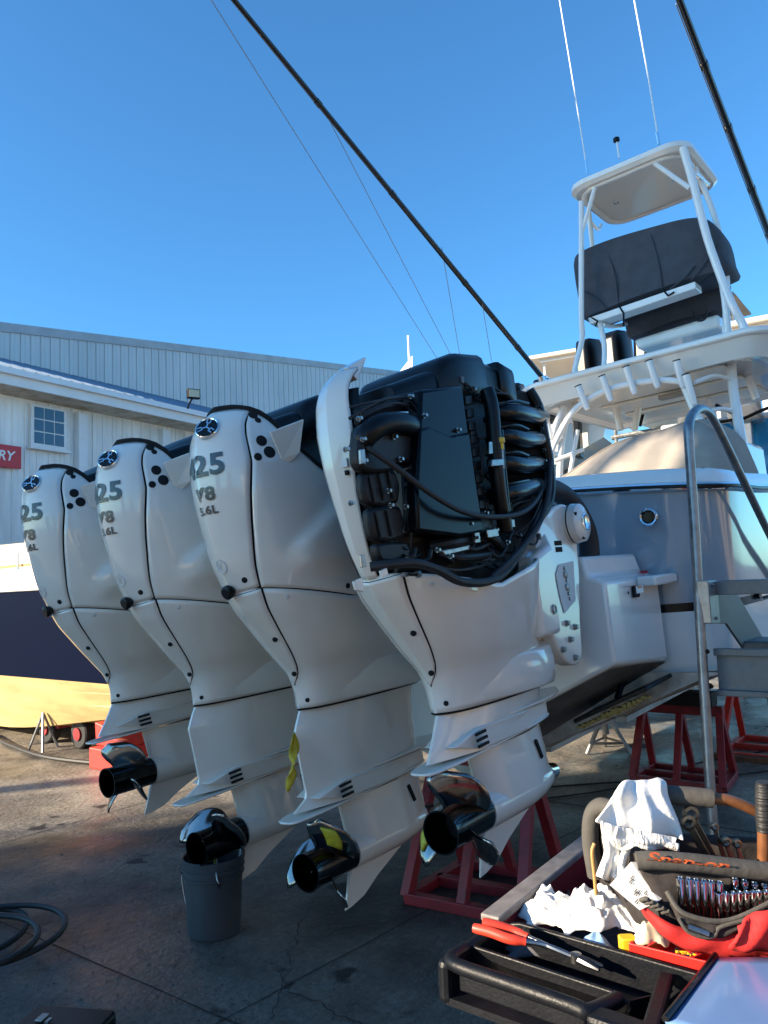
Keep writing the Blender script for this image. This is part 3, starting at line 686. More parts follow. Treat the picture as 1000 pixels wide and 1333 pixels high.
    # lower tray behind the rubber lip
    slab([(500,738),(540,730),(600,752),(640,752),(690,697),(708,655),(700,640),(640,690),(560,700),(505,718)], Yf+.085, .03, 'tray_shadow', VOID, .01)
    # apron top tabs
    for pts in ([(461,757),(472,752),(474,770),(464,768)], [(496,743),(504,739),(506,748),(498,752)], [(614,760),(622,758),(622,770),(614,768)], [(631,760),(639,756),(641,767),(632,770)]):
        slab(pts, yc-.255, .01, 'apron_tab', PAINT, .002)

E1 = make_engine(3.95, False, 'fully cowled white outboard beside the blue hulled boat, short leg above concrete', prop_rot=1.75)
E2 = make_engine(3.22, True, 'white outboard with its propeller hanging right over the grey bucket', prop_rot=5.0, tape=(0,))
E3 = make_engine(2.49, True, 'white outboard with a yellow strap hanging on the trailing edge of its leg', prop_rot=2.35, tape=(0,))
E4 = make_engine(1.76, False, 'white outboard with its side cowl removed and black powerhead exposed', open_side=True, prop_rot=2.0, tape=(2,))
# yellow strap hanging on engine three's leg
boat_frame(True)
P = spline([PY(381,955,2.42), PY(381,985,2.40), PY(379,1005,2.39), PY(375,1028,2.40)], 5)
rows = []
for i, p in enumerate(P):
    t = i/(len(P)-1); wv = .016+.006*math.sin(t*9); rows.append([p+Vector((wv*c, .012*math.sin(t*12+c*2)-.008, .004*c)) for c in (-1,-.3,.4,1)])
tag(obj('strap', grid(rows), mat('yellow_strap', (.55,.40,.015), .6, var=.3, vscale=30), None, 60, solid=.004), 'yellow fabric strap hanging from the trailing edge of an engine leg', 'strap')
boat_frame(False)

# ------------------------------------------------------------------ the boat the engines hang on
boat_frame(True)
CY = 2.855
boat = empty('fishing_boat', (7.5, CY, .35), 'grey blue hulled fishing boat with white hard top and lookout tower', 'boat')
def tubeP(name, pts, r, m_=ALU, par=None, n=5, k=10, close=False):
    return obj(name, tube(spline(pts, n) if n else pts, r, k), m_, par or boat)
half = [(4.27,0),(4.275,.6),(4.30,1.1),(4.325,1.42),(4.365,1.60),(4.44,1.70),(4.56,1.745),(4.8,1.765),(5.6,1.79),(7.5,1.80),(9.5,1.74),(11.2,1.45),(12.6,.95),(13.6,.4),(14.0,0)]
half = [(p.x, p.y) for p in spline([Vector((x, y, 0)) for x, y in half], 3)]
def path(z, inset=0., flare=0.):
    """plan outline (starboard bow -> transom -> port bow)"""
    def f(x, b):
        fl = flare*min(1, max(0, (x-6)/6)); bb = max(0, b-inset-fl*.5) if b > 0 else 0
        xx = x+inset*(1 if x < 4.45 else 0)*(1-min(1, b/1.7)*.3)-fl*.6*(x > 12)
        return xx, bb
    st = [f(x, b) for x, b in half]
    return [(x, CY-b) for x, b in st[::-1]]+[(x, CY+b) for x, b in st[1:]]
def sheer(x, y):
    b = abs(y-CY); c = .11*max(0, 1-(b/1.72)**2)*max(0, 1-(x-4.3)/.6); return 2.015+c+.035*max(0, x-5)
def band(name, za, zb, mt, n=4, ia=0., ib=0., fa=0., fb=0.):
    rows = []
    for k in range(n+1):
        t = k/n; pa = path(0, lerp(ia, ib, t), lerp(fa, fb, t))
        rows.append([(x, y, lerp(za(x, y), zb(x, y), t)) for x, y in pa])
    return obj(name, grid(rows), mt, boat, 50, out=(8, CY, 1.5))
band('hull_topsides', lambda x, y: 1.40+.03*max(0, x-6), lambda x, y: sheer(x, y), GELG, 6, .035, 0., .5, 0.)
band('boot_stripe', lambda x, y: 1.352+.03*max(0, x-6), lambda x, y: 1.40+.03*max(0, x-6), BLACKG, 1, .036, .032, .5, .5)
band('lower_hull', lambda x, y: 1.02+.02*max(0, x-6), lambda x, y: 1.352+.03*max(0, x-6), GELW, 3, .06, .036, .7, .5)
pr = path(0, -.012); obj('rub_rail', tube([(x, y, sheer(x, y)+.005) for x, y in pr], .026, 8), CHROME, boat)
obj('rub_rail_insert', tube([(x, y, sheer(x, y)+.004) for x, y in path(0, -.03)], .013, 6), BLACK, boat)
rows = []
for ins, dz in ((0.,.02),(.004,.06),(.03,.105),(.07,.115),(.28,.11),(.30,.08),(.31,-.35)):
    rows.append([(x, y, sheer(x, y)+dz) for x, y in path(0, ins)])
obj('coaming', grid(rows), GELW, boat, 50)
pc = path(0, .3); obj('cockpit_deck', ([(x, y, 1.45) for x, y in pc], [tuple(range(len(pc)))]), GELW, boat, 0)
# vee bottom and the aft face below the chine
bot = []
for x in (4.30,5.5,7,9,11,12.5,13.8):
    hb = float(np.interp(x, [p[0] for p in half if p[0] > 4.5], [p[1] for p in half if p[0] > 4.5]))-.08-.3*max(0, (x-9)/5)
    hb = max(hb, .02); kz = .36+.02*max(0, x-9)**2*.6; cz = 1.02+.02*max(0, x-6)
    pts = []
    for t in (0,.25,.5,.75,1.): pts.append((hb*t, lerp(kz, cz, t)))
    sec_ = [(x, CY-y, z) for y, z in pts[::-1]]+[(x, CY+y, z) for y, z in pts[1:]]
    bot.append(sec_)
obj('hull_bottom', grid(bot), BOTTOM, boat, 30, out=(8, CY, 3))
obj('transom_foot', ([(4.295,CY-1.67,1.03),(4.295,CY-1.55,1.0),(4.295,CY,.36),(4.295,CY+1.55,1.0),(4.295,CY+1.67,1.03)], [(0,1,2,3,4)]), BOTTOM, boat, 0)
for k in range(2):                                          # lifting strakes
    for sg in (-1, 1):
        y0 = .55+.5*k; obj('strake', bar((4.32, CY+sg*y0, .36+.66*y0/1.67-.012), (9.5, CY+sg*y0, .36+.66*y0/1.67-.012), .07, .03), BOTTOM, boat, 0)
# outboard bracket: aft face, raked underside
XA = 3.60
aft = [(1.50,1.57),(1.585,1.60),(1.60,1.70),(2.2,1.715),(CY,1.72),(2*CY-2.2,1.715),(2*CY-1.60,1.70),(2*CY-1.585,1.60),(2*CY-1.50,1.57),(2*CY-1.50,1.17),(CY+.35,.70),(CY-.35,.70),(1.50,1.17)]
fwd = [(1.485,1.56),(1.57,1.59),(1.60,1.70),(2.2,1.715),(CY,1.72),(2*CY-2.2,1.715),(2*CY-1.60,1.70),(2*CY-1.57,1.59),(2*CY-1.485,1.56),(2*CY-1.485,1.10),(CY+.3,.52),(CY-.3,.52),(1.485,1.10)]
bk = obj('engine_bracket', loft([[(XA, y, z) for y, z in aft], [(4.30, y, z) for y, z in fwd]]), GELW, boat, 30, bevel=.018, seg=3)
obj('bracket_underside', ([(XA+.03,1.52,1.160),(XA+.03,CY-.35,.692),(4.31,CY-.3,.508),(4.31,1.50,1.088)], [(0,1,2,3)]), mat('shaded_underside', (.20,.195,.185), .6, col2=(.1,.095,.09), vscale=4), bk, 0)  # shade under the bracket put into the grey colour
obj('swim_step', box((4.16,1.44,1.545), (.36,.10,.055)), GELW, boat, 30, bevel=.012, seg=3)
q = PY(828,770,1.482)
sw = obj('shower_box', rbox(q, (.075,.06,.012), .012, (Vector((1,0,0)), Vector((0,0,1)), Vector((0,1,0)))), VOID, boat, 0)
for dx in (-.10, .10): obj('box_screw', lathe([(0,.008),(.003,.008),(.003,.0005)], q+Vector((dx,.004,0)), (0,-1,0), 10), VOID, boat)
obj('box_seam', box(q+Vector((0,.006,.035)), (.26,.004,.004)), PAINTD, boat, 0)
wl = obj('warning_label', box(PX(822,754,4.262), (.004,.185,.05)), mat('label_white', (.75,.75,.74), .5), boat, 0)
obj('label_band', box(PX(822,746,4.259), (.004,.185,.016)), mat('label_red', (.45,.015,.03), .5), wl, 0)
V, F = text_on('WARNING', .014, PX(822,746,4.2555), (0,-1,0), (0,0,1), bold=.02); obj('label_text', (V, F), mat('label_white', (.75,.75,.74)), wl, 0)
for k in range(4): obj('label_line', box(PX(822+8,752+k*2.4,4.2585), (.003,.10,.003)), VOID, wl, 0)
wl2 = obj('warning_label', box(PY(833,767,1.386), (.09,.003,.036)), mat('label_white', (.75,.75,.74)), boat, 0); obj('label_band', box(PY(833,764,1.3845), (.06,.003,.010)), mat('label_orange', (.6,.16,.02)), wl2, 0)
# round exhaust fitting on the transom
c = PX(845,673,4.268); ex = obj('transom_drain', lathe([(0,.05),(.012,.052),(.018,.047),(.012,.038),(.004,.036)], c, (-1,0,0), 28, False), CHROME, boat)
obj('drain_flap', lathe([(.003,.037),(.008,.030),(.008,.0005)], c, (-1,0,0), 24), BLACKG, ex)
# vent on the starboard side and trim tab
c = PX(985,790,4.75); vt = obj('side_vent', rbox((4.95, 1.098, 1.42), (.20,.115,.02), .03, (Vector((1,0,0)), Vector((0,0,1)), Vector((0,1,0)))), CHROME, boat, 30, bevel=.004)
for k in range(4): obj('vent_louver', box((4.95, 1.086, 1.375+.03*k), (.15,.008,.014)), VOID, vt, 0)
tt = obj('trim_tab', prism([(3.98,1.93,.80),(3.98,1.50,.985),(4.29,1.47,1.01),(4.29,1.93,.81)], (0,.008,.02)), BLACK, boat, 0, bevel=.003)
obj('tab_ram', tube([(4.1,1.72,.92),(4.27,1.70,1.10)], .018, 10), BLACK, tt)
for k in range(14):
    a = lerp(1.52, 1.9, k/13); obj('growth', box((4.0, a, .985-.43*(a-1.5)-.03), (.05,rng.uniform(.02,.045),rng.uniform(.01,.03))), mat('yellow_growth', (.45,.30,.09), .8, var=.4, vscale=60), tt, 0)

# ---- helm cover (tan canvas) in the cockpit
hc_ = [(3.95,1.55),(3.86,2.40),(3.79,2.51),(3.45,2.68),(2.95,2.90),(2.46,2.965),(2.09,2.955),(1.90,2.82),(1.80,2.5),(1.76,1.55)]
rings = []
for x, sc1, dz in ((7.35,1.0,-.42),(7.5,1.0,-.20),(7.68,1.,-.02),(8.0,1.0,.03),(8.6,.98,.05),(8.9,.97,-.1)):
    ring = spline([Vector((x+.10*math.sin(3*y+z*2), CY+(y-CY)*sc1, z+(dz if z > 2.3 else 0)+.018*math.sin(9*y+5*x))) for y, z in hc_], 4)
    rings.append(ring)
obj('helm_cover', loft(rings), CANVAS2, boat, 60)
obj('cover_seam', tube([p+Vector((-.006,0,0)) for p in rings[2][2:]], .007, 6), CANVAS2, boat)

# ---- hard top
tx0, tx1 = 8.26, 11.3
def topring(z, ins, aftin):
    pts = []
    y0, y1 = 1.40+ins, 4.31-ins; xa, xb = tx0+aftin, tx1-ins; r = .28
    for (cx, cyy, a0) in ((xb-r, y0+r, -90),(xb-r, y1-r, 0),(xa+r, y1-r, 90),(xa+r, y0+r, 180)):
        for k in range(6):
            a = math.radians(a0+k*18); pts.append((cx+r*math.cos(a), cyy+r*math.sin(a), z+.05*(1-((cyy+r*math.sin(a)-CY)/1.45)**2)))
    return pts
ht = obj('hard_top', loft([topring(3.645,.26,.36), topring(3.60,.20,.24), topring(3.60,.14,.17), topring(3.79,.05,.055), topring(3.80,.012,.012), topring(3.815,.0,.0), topring(3.85,.0,.0), topring(3.865,.012,.012), topring(3.885,.14,.14)]), GELW, boat, 22)
obj('hard_top_underside', loft([topring(3.655,.24,.36), topring(3.648,.25,.37)]), TTOPU, ht, 0)
for x in (8.95, 9.7, 10.5): obj('roof_panel', rbox((x, CY, 3.648), (.6,1.7,.03), .08), TTOPU, ht, 30, bevel=.01)
obj('speaker_box', rbox(PX(875,515,9.3), (.14,.30,.05), .02), mat('grey_plastic', (.3,.29,.27), .5), ht, 30, bevel=.01)
lt = obj('spreader_light', rbox(PX(913,462,8.50), (.05,.16,.06), .02), GELW, ht, 30, bevel=.01)
obj('light_lens', rbox(PX(913,462,8.465), (.012,.10,.028), .01, (Vector((0,1,0)), Vector((0,0,1)), Vector((1,0,0)))), BLACKG, lt, 0)
# curved rod-holder pipe and its holders
tubeP('rod_rail', [PX(700,645,8.2),PX(712,605,8.25),PX(728,565,8.3),PX(750,532,8.32),PX(785,510,8.32),PX(820,500,8.32),PX(860,495,8.32),PX(890,497,8.32)], .035)
for (xa, ya, xb, yb) in ((753,503,765,533),(784,490,796,522),(815,478,827,513),(845,470,857,505),(881,470,890,505),(893,488,904,527),(709,540,718,572)):
    rh = obj('rod_holder', tube([PX(xa,ya,8.24), PX(lerp(xa,xb,.9),lerp(ya,yb,.9),8.28), PX(xb,yb,8.28)], [.040,.036,.026], 12), ALU, boat)
    obj('holder_mouth', lathe([(0,.041),(.012,.043),(.014,.03),(.004,.028)], PX(xa,ya,8.24), PX(xa,ya,8.24)-PX(xb,yb,8.28), 12, False), BLACK, rh)
# legs: port pair, starboard ladder pair, forward posts
for pts in ([PX(716,640,8.2),PX(717,600,8.25),PX(722,560,8.45),PX(735,530,8.7)], [PX(728,640,8.6),PX(730,590,8.7),PX(738,545,8.85),PX(755,522,9.0)]): tubeP('port_leg', pts, .042)
for (a, b) in (((738,640),(752,560)),((700,560),(745,548)),((722,600),(760,585)),((705,600),(730,570))):
    tubeP('port_brace', [PX(*a,8.5), PX(*b,8.7)], .026, n=0)
tubeP('ladder_leg', [PX(880,472,8.42),PX(895,510,8.40),PX(915,560,8.38),PX(938,640,8.34)], .047)
tubeP('ladder_leg', [PX(951,450,8.85),PX(954,500,8.8),PX(963,560,8.75),PX(978,640,8.7)], .052)
for (a, b, mid) in (((904,498),(953,494),(930,489)),((917,538),(957,536),(938,532)),((930,577),(966,575),(950,570)),((938,612),(972,612),(955,607))):
    tubeP('ladder_rung', [PX(*a,8.39), PX(*mid,8.58), PX(*b,8.79)], .024)
for (a, b, x) in (((808,560),(800,520),9.6),((826,560),(832,525),9.9),((985,520),(960,450),9.6),((905,560),(925,520),10.2),((800,522),(770,505),9.3)): tubeP('front_post', [PX(*a,x), PX(*b,x)], .045, n=0)
# windscreen frame beyond the helm
for (a, b) in (((833,555),(840,528)),((840,528),(868,521)),((868,521),(905,525)),((905,525),(932,558)),((932,527),(968,545)),((968,545),(990,535)),((880,558),(965,545)),((990,535),(1015,525))):
    tubeP('windscreen_frame', [PX(*a,10.4), PX(*b,10.4)], .022, BLACK, n=0)
wsg = obj('windscreen', ([PX(838,556,10.42),PX(842,530,10.42),PX(903,527,10.42),PX(928,556,10.42)], [(0,1,2,3)]), mat('clear_screen', (.9,.93,.92), .03, trans=1.), boat, 0, solid=.008)
tubeP('grab_rail', [PX(860,640,4.9),PX(862,632,4.9),PX(862,628,4.9)], .015, CHROME)
# helm console block under the cover, seats hidden: solid core so light does not leak through
obj('helm_console', box((9.9, CY, 2.2), (1.3,1.5,1.5)), GELW, boat, 30, bevel=.06)

# ---- tower
def txy(x, y, X_): return PX(x, y, X_)
def roofring(z, ins):
    pts = []; y0, y1, xa, xb, r = 2.11+ins, 3.60-ins, 8.86+ins, 10.35-ins, .26
    for (cx, cyy, a0) in ((xb-r, y0+r, -90),(xb-r, y1-r, 0),(xa+r, y1-r, 90),(xa+r, y0+r, 180)):
        for k in range(6):
            a = math.radians(a0+k*18); pts.append((cx+r*math.cos(a), cyy+r*math.sin(a), z))
    return pts
tr = obj('tower_roof', loft([roofring(6.30,.10), roofring(6.29,.04), roofring(6.33,.0), roofring(6.385,.0), roofring(6.41,.05), roofring(6.425,.3)]), GELW, boat, 40)
obj('tower_roof_liner', loft([roofring(6.298,.11), roofring(6.29,.12)]), TTOPU, tr, 0)
ring = roofring(6.285, .11); obj('roof_rim_pipe', tube(ring, .028, 8, True), ALU, tr)
for (x, y) in ((803,268),(880,237)):
    p = PX(x, y, 9.6); p.z = 6.284; obj('downlight', lathe([(0,.035),(-.008,.033),(-.008,.02),(0,.018)], p, (0,0,1), 16), CHROME, tr)
for (pts, r) in (([txy(757,262,8.98),txy(757,330,9.0),txy(757,412,9.05),txy(758,440,9.1),txy(750,474,9.1),txy(747,492,9.1)], .034),
                 ([txy(766,272,9.5),txy(772,330,9.6),txy(776,400,9.7)], .032),
                 ([txy(775,243,8.95),txy(757,305,9.0)], .026),
                 ([txy(889,192,8.97),txy(903,240,9.0),txy(921,310,9.02),txy(943,372,9.05),txy(955,400,9.05),txy(966,420,9.1),txy(976,445,9.1)], .045),
                 ([txy(899,205,9.5),txy(930,280,9.5),txy(946,355,9.5),txy(944,425,9.5),txy(945,448,9.5)], .034),
                 ([txy(846,208,8.98),txy(898,245,9.0)], .028),
                 ([txy(900,205,9.3),txy(921,237,10.1)], .024),
                 ([txy(905,225,9.1),txy(922,240,9.9)], .024),
                 ([txy(765,283,9.6),txy(778,298,10.1),txy(783,292,10.2)], .024),
                 ([txy(780,415,9.2),txy(787,450,9.2),txy(786,485,9.2)], .032),
                 ([txy(941,370,9.1),txy(945,400,9.1),txy(949,448,9.15)], .038),
                 ([txy(785,423,9.2),txy(800,425,9.5),txy(815,422,9.9)], .028)):
    tubeP('tower_pipe', pts, r, n=4 if len(pts) > 2 else 0)
# upper dark cover
cv = [(748,345),(752,332),(775,320),(820,303),(870,289),(905,284),(925,288),(936,303),(942,330),(946,349),(905,362),(850,382),(800,400),(766,413),(757,411),(751,375)]
rings = []
for X_, s_ in ((9.20,.96),(9.24,1.),(9.5,1.01),(9.78,1.0),(9.86,.94)):
    c0 = txy(848,347,X_); P = spline([txy(x, y, 9.24) for x, y in cv]+[txy(*cv[0], 9.24)], 3)[:-1]; cc = txy(848,347,9.24)
    rings.append([Vector((X_+.025*math.sin(4*p.y+5*p.z), cc.y+(p.y-cc.y)*s_, cc.z+(p.z-cc.z)*s_)) for p in P])
cvr = obj('tower_cover', loft(rings), CANVAS, boat, 55)
for (x1, y1, x2, y2) in ((790,325,805,397),(845,300,862,378),(752,375,790,402),(935,310,900,365),(905,345,868,380)):
    obj('cover_fold', tube(spline([txy(x1,y1,9.20),txy((x1+x2)/2+3,(y1+y2)/2,9.185),txy(x2,y2,9.185)],5), [.004]+[.011]*9+[.004], 8), CANVAS, cvr)
for (a, b, c_) in (((805,396),(812,408),(812,425)),((862,376),(870,385),(878,380)),((912,368),(920,360),(938,352)),((768,412),(778,418),(775,425))):
    obj('cover_tie', tube([txy(*a,9.14),txy(*b,9.10),txy(*c_,9.10)], .012, 6), BLACK, cvr)
obj('tower_shelf', prism([txy(765,414,9.12),txy(905,366,9.12),txy(906,375,9.12),txy(768,422,9.12)], (.25,0,0)), GELW, boat, 0, bevel=.01)
rings = []
for X_, s_ in ((9.92,.97),(9.98,1.),(10.3,1.),(10.36,.96)):
    P = spline([txy(x, y, 10.0) for x, y in [(812,402),(860,386),(936,362),(941,380),(940,403),(880,420),(826,440),(816,432)]]+[txy(812,402,10.0)], 3)[:-1]; cc = txy(875,400,10.0)
    rings.append([Vector((X_+.02*math.sin(6*p.y), cc.y+(p.y-cc.y)*s_, cc.z+(p.z-cc.z)*s_)) for p in P])
obj('seat_cover', loft(rings), CANVAS, boat, 55)
obj('radar_box', prism([txy(825,442,9.7),txy(935,408,9.7),txy(938,425,9.7),txy(830,455,9.7)], (.5,0,0)), GELW, boat, 0, bevel=.04, seg=3)
tubeP('cable', [txy(902,405,9.6),txy(908,417,9.55),txy(918,415,9.55),txy(921,403,9.6)], .012, RUBBER)
# antennas
an = tubeP('whip_antenna', [txy(765,225,9.15),txy(748,118,9.15),txy(727,-10,9.15)], .009, ALU, n=0, k=8); obj('antenna_base', tube([txy(765,226,9.15),txy(763,208,9.15)], .016, 8), CHROME, an)
an = tubeP('whip_antenna', [txy(858,187,9.2),txy(844,100,9.2),txy(824,-10,9.2)], .010, ALU, n=0, k=8); obj('antenna_base', tube([txy(858,188,9.2),txy(855,172,9.2)], .018, 8), CHROME, an)
an = tubeP('gps_antenna', [txy(806,206,9.2),txy(803,183,9.2)], .012, ALU, n=0); obj('gps_dome', lathe([(0,.02),(.01,.04),(.05,.04),(.065,.02),(.066,.0005)], txy(803,185,9.2), (0,0,1), 14), BLACK, an)
# outriggers and their lines
def rigger(a, b, tops):
    o = tubeP('outrigger', [a, a.lerp(b, .5), b], [.031,.026,.020], CARBON, n=0, k=12)
    for t in (.12,.35,.6,.8):
        p = a.lerp(b, t); d = (b-a).normalized(); obj('outrigger_ring', tube([p-d*.03, p+d*.03], .035-.010*t, 12), CARBON, o)
    return o
o1 = rigger(PX(705,490,8.7), PX(290,-18,3.6), None)
tubeP('outrigger_mount', [PX(705,490,8.7), PX(712,512,8.75)], .05, CHROME, n=0)
o2 = rigger(PX(1012,332,8.3), PX(878,-18,4.6), None)
for par, a, b in ((o1,(414,128,4.6),(590,468,8.5)),(o1,(272,-5,3.5),(570,468,8.4)),(o1,(575,322,6.4),(600,470,8.4)),(o1,(628,395,7.2),(640,470,8.4)),(o2,(880,5,4.7),(1005,330,8.3))):
    obj('rigging_line', tube([PX(*a), PX(*b)], .0035, 5), mat('grey_line', (.25,.25,.26), .6), par)
boat_frame(False)

# ------------------------------------------------------------------ warehouse beyond the yard
WE = Vector((math.cos(math.radians(6)), math.sin(math.radians(6)), 0)); WN = Vector((-WE.y, WE.x, 0))
def WP(s_, d, z): return WE*s_+WN*d+Vector((0,0,z))
SIDING = mat('pale_metal_siding', (.88,.86,.83), .45, var=.26, vscale=2.2, stretch=(1,1,.18), metal=.05)
SIDING2 = mat('grey_metal_siding', (.56,.57,.57), .45, var=.15, vscale=1.0, stretch=(1,1,.3), metal=.1)
TRIM = mat('white_metal_trim', (.78,.78,.78), .4, var=.1, vscale=2)
wh = empty('warehouse', WP(18, 16, 0), 'pale metal sided warehouse with lean-to roof and small paned window', 'warehouse')
def siding(s0, s1, d, z0, z1f, mt, name='siding_panel'):
    pts = []
    n = 3; wd = (s1-s0)/n
    for k in range(n):
        a = s0+k*wd
        pts += [(a,0),(a+.012,.028),(a+.04,.028),(a+.052,0),(a+wd*.5-.01,0),(a+wd*.5,.008),(a+wd*.5+.01,0)]
    pts.append((s1,0))
    return obj(name, grid([[WP(x, d-y, z0) for x, y in pts],[WP(x, d-y, z1f(x)) for x, y in pts]]), mt, wh, 0)
for k in range(-4, 44):
    s0 = 7.2+k*.9
    siding(s0, s0+.9, 15.907, 0, lambda x: 6.2, SIDING)
for k in range(-3, 36):
    s0 = 9.0+k*.9
    siding(s0, s0+.9, 18.9, 6.9, lambda x: 8.74+(x-11.4)*.154, SIDING2)
obj('rake_trim', prism([WP(6,18.85,8.74-.83),WP(42,18.85,8.74+4.71),WP(42,18.85,8.74+4.96),WP(6,18.85,8.74-.58)], WN*.3), mat('grey_trim', (.40,.42,.44), .5, var=.2, vscale=2), wh, 0)
obj('upper_roof', prism([WP(6,19.2,8.74-.62),WP(42,19.2,8.74+4.92),WP(42,34,8.74+4.92),WP(6,34,8.74-.62)], (0,0,.06)), SIDING2, wh, 0)
for k in range(46):                                            # lean-to roof sheets
    s0 = 4+k*.9; nn = 3; rows = []
    for (d, z) in ((15.2,6.62),(18.9,8.02)):
        r_ = []
        for q in range(nn):
            a = s0+q*.3; r_ += [WP(a,d,z), WP(a+.02,d,z+.03), WP(a+.05,d,z+.03), WP(a+.07,d,z)]
        r_.append(WP(s0+.9,d,z)); rows.append(r_)
    obj('roof_sheet', grid(rows), mat('blue_grey_roof', (.20,.27,.36), .4, metal=.2, var=.15, vscale=2), wh, 0)
obj('fascia', prism([WP(2,15.18,6.24),WP(45,15.18,6.24),WP(45,15.18,6.60),WP(2,15.18,6.60)], WN*.05), TRIM, wh, 0)
obj('gutter', prism([WP(2,15.08,6.46),WP(45,15.08,6.46),WP(45,15.10,6.60),WP(2,15.10,6.60)], WN*.09), TRIM, wh, 0)
obj('soffit', prism([WP(2,15.24,6.24),WP(45,15.24,6.24),WP(45,15.9,6.20),WP(2,15.9,6.20)], (0,0,.03)), mat('stained_soffit', (.62,.55,.45), .7, col2=(.36,.27,.17), vscale=3, mix=(.3,.55)), wh, 0)
for s_ in (11.63, 14.23, 17.2, 20.2): obj('wall_post', box(WP(s_,15.82,3.05), (.26,.2,6.1), (WE, WN, Vector((0,0,1)))), TRIM, wh, 0, bevel=.02)
wn = obj('window', box(WP(10.775,15.86,5.62), (.92,.10,1.0), (WE, WN, Vector((0,0,1)))), TRIM, wh, 0, bevel=.01)
GLASSW = mat('dark_window_glass', (.02,.045,.09), .06, coat=.5)
for i in range(3):
    for j in range(3):
        obj('pane', box(WP(10.775+(i-1)*.262, 15.806, 5.625+(j-1)*.29), (.235,.012,.262), (WE, WN, Vector((0,0,1)))), GLASSW, wn, 0)
obj('sill', box(WP(10.775,15.80,5.09), (1.04,.14,.06), (WE, WN, Vector((0,0,1)))), TRIM, wn, 0)
fl = empty('flood_light', WP(14.45,15.1,6.6), 'black floodlight bracketed above the warehouse gutter', 'floodlight')
obj('arm', tube([WP(14.40,15.1,6.58),WP(14.42,15.05,6.72),WP(14.48,15.0,6.85)], .025, 8), BLACK, fl)
ax = (Vector((.93,-.37,0)), Vector((.37,.93,0)), Vector((0,0,1)))
obj('lamp_head', box(WP(14.5,14.97,6.98), (.34,.16,.26), ax), BLACK, fl, 0, bevel=.02); obj('lamp_lens', box(WP(14.5,14.97,6.98)-ax[1]*.085, (.28,.012,.20), ax), mat('lamp_lens', (.55,.5,.35), .2), fl, 0)
sg = empty('sign', WP(9.1,15.8,4.55), 'red sign with white lettering on the warehouse wall', 'sign')
obj('sign_board', box(WP(9.08,15.80,4.81), (1.96,.06,.5), (WE, WN, Vector((0,0,1)))), mat('sign_red', (.55,.015,.03), .4), sg, 0, bevel=.01)
V, F = text_on('MERCURY', .30, WP(9.18,15.762,4.81), WE, Vector((0,0,1)), bold=.02, shear=.25); obj('sign_text', (V, F), mat('sign_white', (.8,.8,.8), .5), sg, 0)

# ------------------------------------------------------------------ blue-hulled boat on a trailer at the left
bb = empty('motor_boat', (5.3,9.5,.1), 'navy hulled motor boat with cream bottom standing by the warehouse', 'boat')
def bsec(t):
    y = lerp(6.0, 15.0, t); kz = lerp(.52, .06, sstep(t*2.2)); b = 1.0 if t > .06 else .9
    return y, kz, b
rowsB = {'bottom': [], 'side': [], 'deck': []}
for i in range(25):
    t = i/24; y, kz, b = bsec(t); cx = 5.75
    def pt(dx, z): return (cx-dx*b, y, z)
    lo_ = lerp(.45, .10, sstep(t*2.4)); rowsB['bottom'].append([pt(-1.4,.80), pt(-1.2,lo_+.1), pt(-.6,lo_), pt(0,lo_-.04), pt(.9,lo_), pt(1.20,lo_+.04), pt(1.30,lerp(lo_,.79,.45)), pt(1.40,.79)])
    rowsB['side'].append([pt(1.40,.79), pt(1.46,1.1), pt(1.52,1.45), pt(1.56,1.76), pt(1.53,1.78), pt(1.5,1.78)])
    rowsB['deck'].append([pt(1.5,1.78), pt(1.44,1.95), pt(1.30,2.02), pt(1.15,2.05), pt(0,2.12), pt(-1.3,2.0), pt(-1.5,1.78), pt(-1.40,.80)])
obj('hull_bottom', grid(rowsB['bottom']), mat('cream_bottom_paint', (.58,.42,.185), .6, var=.32, vscale=3.5, stretch=(1,.3,2)), bb, 40)
obj('hull_side', grid(rowsB['side']), mat('navy_gelcoat', (.001,.004,.018), .5, spec=.04), bb, 40)
obj('deck', grid(rowsB['deck']), GELW, bb, 40)
for rr in ('bottom','side','deck'):
    e = rowsB[rr][0]
endring = rowsB['bottom'][0]+rowsB['side'][0][1:4]+rowsB['deck'][0][1:-1]
obj('transom', (endring, [tuple(range(len(endring)))]), mat('navy_gelcoat', (0,0,0)), bb, 0)
obj('rub_strake', tube([(5.75-1.57, y, 1.775) for y in np.linspace(6.0,15,12)], .03, 8), GELW, bb)
for z in (.60,.46): obj('strake', bar((5.75-1.33+(.6-z)*.4, 6.4, z+.1), (5.75-1.33+(.6-z)*.4, 14.5, z-.02), .05, .025), mat('cream_bottom_paint', (0,0,0)), bb, 0)
obj('cabin', loft([[(4.75,8.3,2.02),(6.6,8.3,2.02),(6.5,8.6,2.25),(4.85,8.6,2.25)],[(4.70,9.2,2.02),(6.7,9.2,2.02),(6.5,9.2,2.38),(4.85,9.2,2.38)],[(4.7,13,2.02),(6.7,13,2.02),(6.5,13,2.45),(4.85,13,2.45)]]), mat('cream_cabin', (.72,.62,.46), .35, coat=.4), bb, 40, bevel=.05, seg=3)
for k in range(5): obj('deck_rail_post', tube([(4.36,7.5+k*1.3,2.0),(4.36,7.5+k*1.3,2.2)], .015, 6), CHROME, bb)
cl_ = obj('deck_cleat', box((4.9,8.75,2.36), (.10,.26,.09)), GELW, bb, 0, bevel=.02); obj('cleat_post', box((4.9,8.75,2.30), (.06,.08,.12)), GELW, cl_, 0); obj('gps_puck', box((4.9,8.68,2.45), (.09,.18,.07)), GELW, cl_, 0, bevel=.02)
obj('toe_rail', box((4.42,9.3,2.055), (.05,3.2,.03)), mat('teak', (.35,.19,.07), .5), bb, 0)
